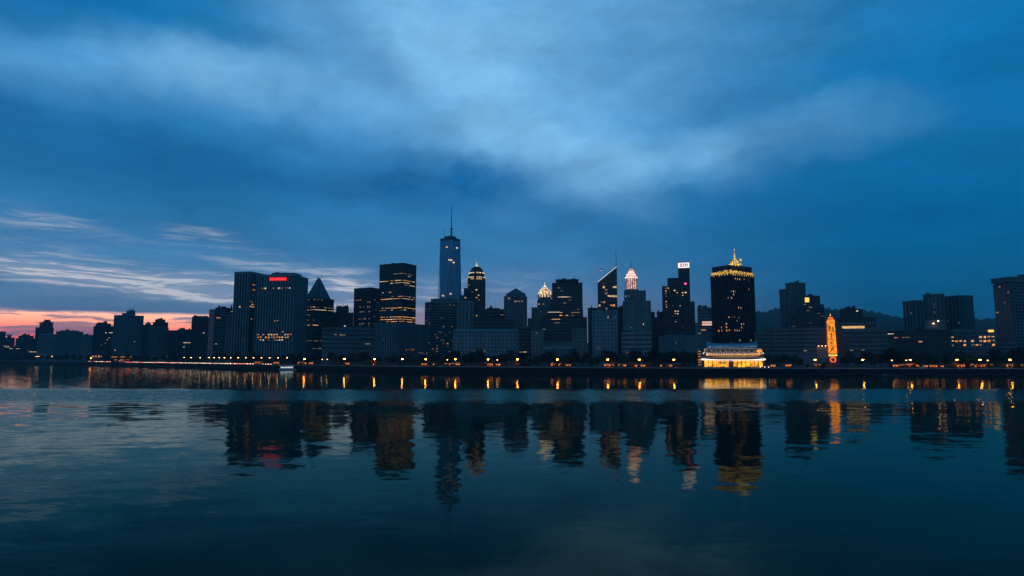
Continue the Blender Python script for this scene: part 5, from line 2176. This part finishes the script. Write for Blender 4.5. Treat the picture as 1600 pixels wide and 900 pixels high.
tc = nd(W, 'ShaderNodeTexCoord')
sx = nd(W, 'ShaderNodeSeparateXYZ')
W.links.new(tc.outputs['Generated'], sx.inputs[0])
wl = lambda a, c: W.links.new(a, c)
hyp = fmath(W, 'SQRT', fmath(W, 'MAXIMUM', fmath(W, 'ADD', fmath(W, 'MULTIPLY', sx.outputs[0], sx.outputs[0]), fmath(W, 'MULTIPLY', sx.outputs[1], sx.outputs[1])), 1e-5))
U = fmath(W, 'DIVIDE', sx.outputs[0], hyp)
EL = fmath(W, 'ARCTAN2', sx.outputs[2], hyp)
pos = nd(W, 'ShaderNodeCombineXYZ')
wl(U, pos.inputs[0])
wl(EL, pos.inputs[1])
P0 = pos.outputs[0]


def wnoise(vec, scale, detail, rough=.55, sx_=1.0, sy_=1.0, off=0.0, rot=0.0):
    mp = nd(W, 'ShaderNodeMapping')
    mp.inputs['Location'].default_value = (off, off * .7, off * .3)
    mp.inputs['Rotation'].default_value = (0, 0, rot)
    mp.inputs['Scale'].default_value = (sx_, sy_, 1)
    wl(vec, mp.inputs['Vector'])
    no = nd(W, 'ShaderNodeTexNoise')
    no.inputs['Scale'].default_value = scale
    no.inputs['Detail'].default_value = detail
    no.inputs['Roughness'].default_value = rough
    wl(mp.outputs['Vector'], no.inputs['Vector'])
    return no


def warp(vec, no, ax, ay):
    s1 = nd(W, 'ShaderNodeVectorMath', operation='SUBTRACT')
    s1.inputs[1].default_value = (.5, .5, .5)
    wl(no.outputs['Color'], s1.inputs[0])
    s2 = nd(W, 'ShaderNodeVectorMath', operation='MULTIPLY_ADD')
    s2.inputs[1].default_value = (ax, ay, 0)
    wl(s1.outputs[0], s2.inputs[0])
    wl(vec, s2.inputs[2])
    return s2.outputs[0]


PB = warp(warp(P0, wnoise(P0, 3.2, 3, off=1.3), .12, .08), wnoise(P0, 9, 5, .62, off=7.1), .075, .05)
PB = warp(PB, wnoise(P0, 24, 4, .6, off=17.3), .022, .018)
PS = warp(P0, wnoise(P0, 5.0, 4, .6, 1.0, 4.0, off=3.7), .06, .035)


def blob(vec, px, py, rx, ry, rot, wgt, acc):
    u, e = heaven(px, py)
    mp = nd(W, 'ShaderNodeMapping', vector_type='TEXTURE')
    mp.inputs['Location'].default_value = (u, e, 0)
    mp.inputs['Rotation'].default_value = (0, 0, -R(rot))
    mp.inputs['Scale'].default_value = (rx / 1000, ry / 1000, 1)
    wl(vec, mp.inputs['Vector'])
    ln = nd(W, 'ShaderNodeVectorMath', operation='LENGTH')
    wl(mp.outputs['Vector'], ln.inputs[0])
    mr = nd(W, 'ShaderNodeMapRange', interpolation_type='SMOOTHERSTEP')
    mr.inputs['From Min'].default_value = 1.6
    mr.inputs['From Max'].default_value = 0.0
    mr.inputs['To Min'].default_value = 0.0
    mr.inputs['To Max'].default_value = wgt
    wl(ln.outputs['Value'], mr.inputs['Value'])
    return mr.outputs[0] if acc is None else fmath(W, 'ADD', acc, mr.outputs[0])


def ramp(fac, stops, interp='LINEAR'):
    r_ = nd(W, 'ShaderNodeValToRGB')
    cr = r_.color_ramp
    cr.interpolation = interp
    while len(cr.elements) < len(stops):
        cr.elements.new(.5)
    for e_, (p_, c_) in zip(cr.elements, stops):
        e_.position = p_
        e_.color = c_
    wl(fac, r_.inputs['Fac'])
    return r_.outputs['Color']


def mixc(fac, a, c):
    m_ = nd(W, 'ShaderNodeMix', data_type='RGBA')
    m_.clamp_factor = True
    if isinstance(fac, (int, float)):
        m_.inputs['Factor'].default_value = fac
    else:
        wl(fac, m_.inputs['Factor'])
    for k_, v_ in (('A', a), ('B', c)):
        s_ = [i_ for i_ in m_.inputs if i_.name == k_ and i_.type == 'RGBA'][0]
        if isinstance(v_, tuple):
            s_.default_value = v_
        else:
            wl(v_, s_)
    return [o_ for o_ in m_.outputs if o_.type == 'RGBA'][0]


def elv(px, py):
    return max(0.0, heaven(px, py)[1]) / 1.2


def column(px, stops):
    return sorted([(elv(px, py), s2l(c)) for py, c in stops])


eln = fmath(W, 'DIVIDE', fmath(W, 'MAXIMUM', EL, 0.0), 1.2)
left = ramp(eln, column(120, [(545, (80, 104, 140)), (490, (86, 122, 162)), (470, (78, 124, 168)), (400, (62, 128, 178)), (340, (42, 118, 172)), (280, (25, 112, 166)), (220, (18, 109, 166)), (110, (52, 136, 198)), (0, (14, 115, 176)), (-400, (8, 78, 120))]))
mid = ramp(eln, column(760, [(545, (112, 118, 150)), (500, (108, 126, 163)), (450, (74, 124, 170)), (400, (52, 120, 172)), (330, (44, 121, 178)), (270, (58, 136, 196)), (180, (80, 152, 210)), (0, (82, 152, 210)), (-400, (20, 92, 135))]))
right = ramp(eln, column(1450, [(545, (0, 70, 108)), (500, (0, 80, 122)), (420, (0, 92, 140)), (330, (0, 97, 154)), (220, (14, 110, 170)), (0, (10, 112, 172)), (-400, (4, 70, 110))]))


def srange(val, a, c):
    mr = nd(W, 'ShaderNodeMapRange', interpolation_type='SMOOTHSTEP')
    mr.inputs['From Min'].default_value = a
    mr.inputs['From Max'].default_value = c
    wl(val, mr.inputs['Value'])
    return mr.outputs[0]


usep = nd(W, 'ShaderNodeSeparateXYZ')
wl(PB, usep.inputs[0])
UW = usep.outputs[0]
base = mixc(srange(UW, heaven(180, 400)[0], heaven(700, 400)[0]), left, mid)
base = mixc(srange(UW, heaven(850, 300)[0], heaven(1380, 300)[0]), base, right)

# pale cloud
fbm = wnoise(PB, 6.5, 8, .62, 1.0, 1.6, off=12.0)
L = None
for a in ((800, 165, 300, 120, 16, .50), (880, 30, 420, 150, 0, .34), (640, 50, 210, 110, 15, .40), (860, 240, 150, 50, 14, .62), (1040, 265, 150, 40, -12, .42), (1300, 195, 100, 42, 4, .34),
          (250, 122, 200, 46, -9, .40), (410, 140, 200, 50, -2, .30), (950, 300, 110, 40, 25, .35), (800, 335, 60, 22, 10, .12), (760, 130, 120, 60, 40, .25), (1180, 250, 90, 40, -10, .25)):
    L = blob(PB, *a, L)
fb = nd(W, 'ShaderNodeMapRange')
fb.inputs['From Min'].default_value = .25
fb.inputs['From Max'].default_value = .75
fb.inputs['To Min'].default_value = .35
fb.inputs['To Max'].default_value = 1.45
wl(fbm.outputs['Fac'], fb.inputs['Value'])
base = mixc(fmath(W, 'MULTIPLY', L, fb.outputs[0], True), base, s2l((122, 184, 230)))
# darker cloud banks
Dk = None
for a in ((0, 5, 120, 40, -20, .7), (560, 75, 110, 42, 38, .34), (640, 150, 90, 30, 30, .18), (110, 225, 260, 50, 6, .55), (430, 250, 300, 60, 4, .35), (740, 285, 190, 30, -4, .45), (690, 250, 90, 25, 0, .25), (720, 300, 260, 50, 0, .35), (1120, 170, 120, 36, 20, .22),
          (1240, 240, 90, 60, -20, .28), (1000, 330, 300, 45, 0, .25), (300, 300, 300, 40, 0, .22)):
    Dk = blob(PB, *a, Dk)
base = mixc(fmath(W, 'MULTIPLY', Dk, fb.outputs[0], True), base, s2l((16, 97, 157)))

# uneven thickness all over the deck
mott = wnoise(PB, 5.5, 8, .64, 1.0, 2.8, off=61.0, rot=R(-6))
mv = nd(W, 'ShaderNodeMapRange')
mv.inputs['From Min'].default_value = .3
mv.inputs['From Max'].default_value = .7
mv.inputs['To Min'].default_value = .84
mv.inputs['To Max'].default_value = 1.15
wl(mott.outputs['Fac'], mv.inputs['Value'])
vm = nd(W, 'ShaderNodeVectorMath', operation='SCALE')
wl(base, vm.inputs[0])
wl(mv.outputs[0], vm.inputs['Scale'])
base = vm.outputs[0]
# thin bright streaks low over the horizon
strk = wnoise(PS, 11.0, 7, .66, 1.0, 12.0, off=21.0, rot=R(3))
st = nd(W, 'ShaderNodeMapRange', interpolation_type='SMOOTHSTEP')
st.inputs['From Min'].default_value = .46
st.inputs['From Max'].default_value = .66
wl(strk.outputs['Fac'], st.inputs['Value'])
S = None
for a in ((60, 424, 130, 17, 3, 1.1), (215, 443, 170, 22, 4, 1.0), (310, 456, 130, 18, 5, .9), (340, 436, 120, 12, 6, .8), (200, 400, 260, 40, 3, .10), (560, 462, 110, 30, 0, .35), (350, 466, 60, 8, 3, .5), (112, 345, 55, 12, 14, .75), (60, 350, 60, 8, 0, .3), (335, 368, 45, 8, 6, .6), (430, 415, 90, 14, 8, .4), (70, 392, 70, 7, 3, .3), (280, 372, 24, 6, 0, .3),
          (230, 466, 30, 6, 2, .5), (545, 450, 60, 20, 2, .85), (545, 475, 50, 12, 0, .5), (690, 458, 50, 22, 0, .75), (670, 485, 60, 10, 0, .4), (790, 440, 60, 20, 0, .3), (870, 470, 60, 24, 0, .30), (520, 425, 100, 14, 4, .35)):
    S = blob(PS, *a, S)
st2 = fmath(W, 'ADD', fmath(W, 'MULTIPLY', st.outputs[0], .86), .14)
base = mixc(fmath(W, 'MULTIPLY', fmath(W, 'MULTIPLY', S, srange(sx.outputs[1], -.05, .25)), st2, True), base, s2l((196, 200, 214)))

# sunset band under the cloud deck
es = nd(W, 'ShaderNodeSeparateXYZ')
wl(warp(P0, wnoise(P0, 7.0, 3, .5, 1.0, 1.0, off=31.0), .05, .012), es.inputs[0])
EW = es.outputs[1]
deck = srange(EW, heaven(100, 481)[1], heaven(100, 489)[1])
FRONT = srange(sx.outputs[1], -.05, .25)
deckR = fmath(W, 'MULTIPLY', FRONT, srange(U, heaven(480, 500)[0], heaven(330, 500)[0]))
glow = ramp(fmath(W, 'DIVIDE', fmath(W, 'MAXIMUM', EL, 0), .1), sorted([(heaven(100, py)[1] / .1, s2l(c)) for py, c in ((486, (255, 186, 160)), (498, (255, 165, 130)), (508, (255, 142, 112)), (517, (246, 118, 102)), (527, (225, 100, 104)), (545, (170, 84, 108)))]))
gvm = nd(W, 'ShaderNodeVectorMath', operation='SCALE')
wl(glow, gvm.inputs[0])
gvm.inputs['Scale'].default_value = 1.75
gl2 = gvm.outputs[0]
bars = nd(W, 'ShaderNodeMapRange', interpolation_type='SMOOTHSTEP')
bars.inputs['From Min'].default_value = .57
bars.inputs['From Max'].default_value = .49
nb_ = wnoise(PS, 9.0, 5, .6, 1.0, 13.0, off=44.0, rot=R(2))
wl(nb_.outputs['Fac'], bars.inputs['Value'])
bar2 = fmath(W, 'ADD', fmath(W, 'MULTIPLY', bars.outputs[0], .75), .25)
base = mixc(fmath(W, 'MULTIPLY', fmath(W, 'MULTIPLY', deck, deckR), bar2, True), base, gl2)
# faint mauve glow carried further along
base = mixc(fmath(W, 'MULTIPLY', fmath(W, 'MULTIPLY', srange(EW, heaven(600, 470)[1], heaven(600, 505)[1]), fmath(W, 'MULTIPLY', fmath(W, 'MULTIPLY', FRONT, srange(U, heaven(300, 500)[0], heaven(500, 500)[0])), srange(U, heaven(860, 500)[0], heaven(600, 500)[0]))), .42), base, s2l((210, 160, 165)))

sky = nd(W, 'ShaderNodeTexSky', sky_type='NISHITA')
sky.sun_disc = False
sky.sun_elevation = SUN_EL
sky.sun_rotation = SUN_AZ
sky.air_density = 1.2
sky.dust_density = 1.5
bg1 = nd(W, 'ShaderNodeBackground')
bg1.inputs['Strength'].default_value = .05
wl(sky.outputs[0], bg1.inputs[0])
bg2 = nd(W, 'ShaderNodeBackground')
bg2.inputs['Strength'].default_value = 1.07
wl(base, bg2.inputs[0])
ms = nd(W, 'ShaderNodeMixShader')
ms.inputs[0].default_value = .96
wl(bg1.outputs[0], ms.inputs[1])
wl(bg2.outputs[0], ms.inputs[2])
wo = nd(W, 'ShaderNodeOutputWorld')
wl(ms.outputs[0], wo.inputs['Surface'])
world.cycles.sampling_method = 'MANUAL'
world.cycles.sample_map_resolution = 512

# the sun, all but set behind the city at the sunset side
sl = bpy.data.lights.new('sun', 'SUN')
sl.energy = .04
sl.angle = R(8)
sl.color = (1, .62, .45)
so = bpy.data.objects.new('sun', sl)
d = Vector((math.sin(SUN_AZ) * math.cos(SUN_EL), math.cos(SUN_AZ) * math.cos(SUN_EL), math.sin(SUN_EL)))
so.rotation_euler = (-d).to_track_quat('-Z', 'Y').to_euler()
so.location = d * 4000
col.objects.link(so)

name_repeats()

# dusk air over the harbour
hm = bpy.data.materials.new('dusk_haze')
hm.use_nodes = True
ht = hm.node_tree
for n_ in list(ht.nodes):
    ht.nodes.remove(n_)
pv = ht.nodes.new('ShaderNodeVolumePrincipled')
pv.inputs['Color'].default_value = (.6, .9, 1, 1)
pv.inputs['Density'].default_value = HAZE
ho = ht.nodes.new('ShaderNodeOutputMaterial')
ht.links.new(pv.outputs[0], ho.inputs['Volume'])
hm.cycles.homogeneous_volume = True
m = MB()
m.box(-11000, 11000, -700, 9400, -5.2, 345)
tag(m.build('haze', hm), kind='stuff')

# ------------------------------------------------------------------ camera and render
cam = bpy.data.cameras.new('camera')
cam.sensor_width = 36
cam.lens = 36 * F / 1600
cam.clip_end = 60000
cam.clip_start = 1
co = bpy.data.objects.new('camera', cam)
co.location = (0, 0, CAM_H)
co.rotation_euler = (math.pi / 2 + PITCH, 0, 0)
col.objects.link(co)
scene.camera = co
vs = scene.view_settings
vs.view_transform = 'Standard'
vs.look = 'None'
vs.exposure = 0
vs.gamma = 1
vs.use_curve_mapping = False
cy = scene.cycles
cy.max_bounces = 5
cy.diffuse_bounces = 2
cy.glossy_bounces = 3
cy.sample_clamp_indirect = 8
cy.use_denoising = True
cy.caustics_reflective = False
cy.use_light_tree = True
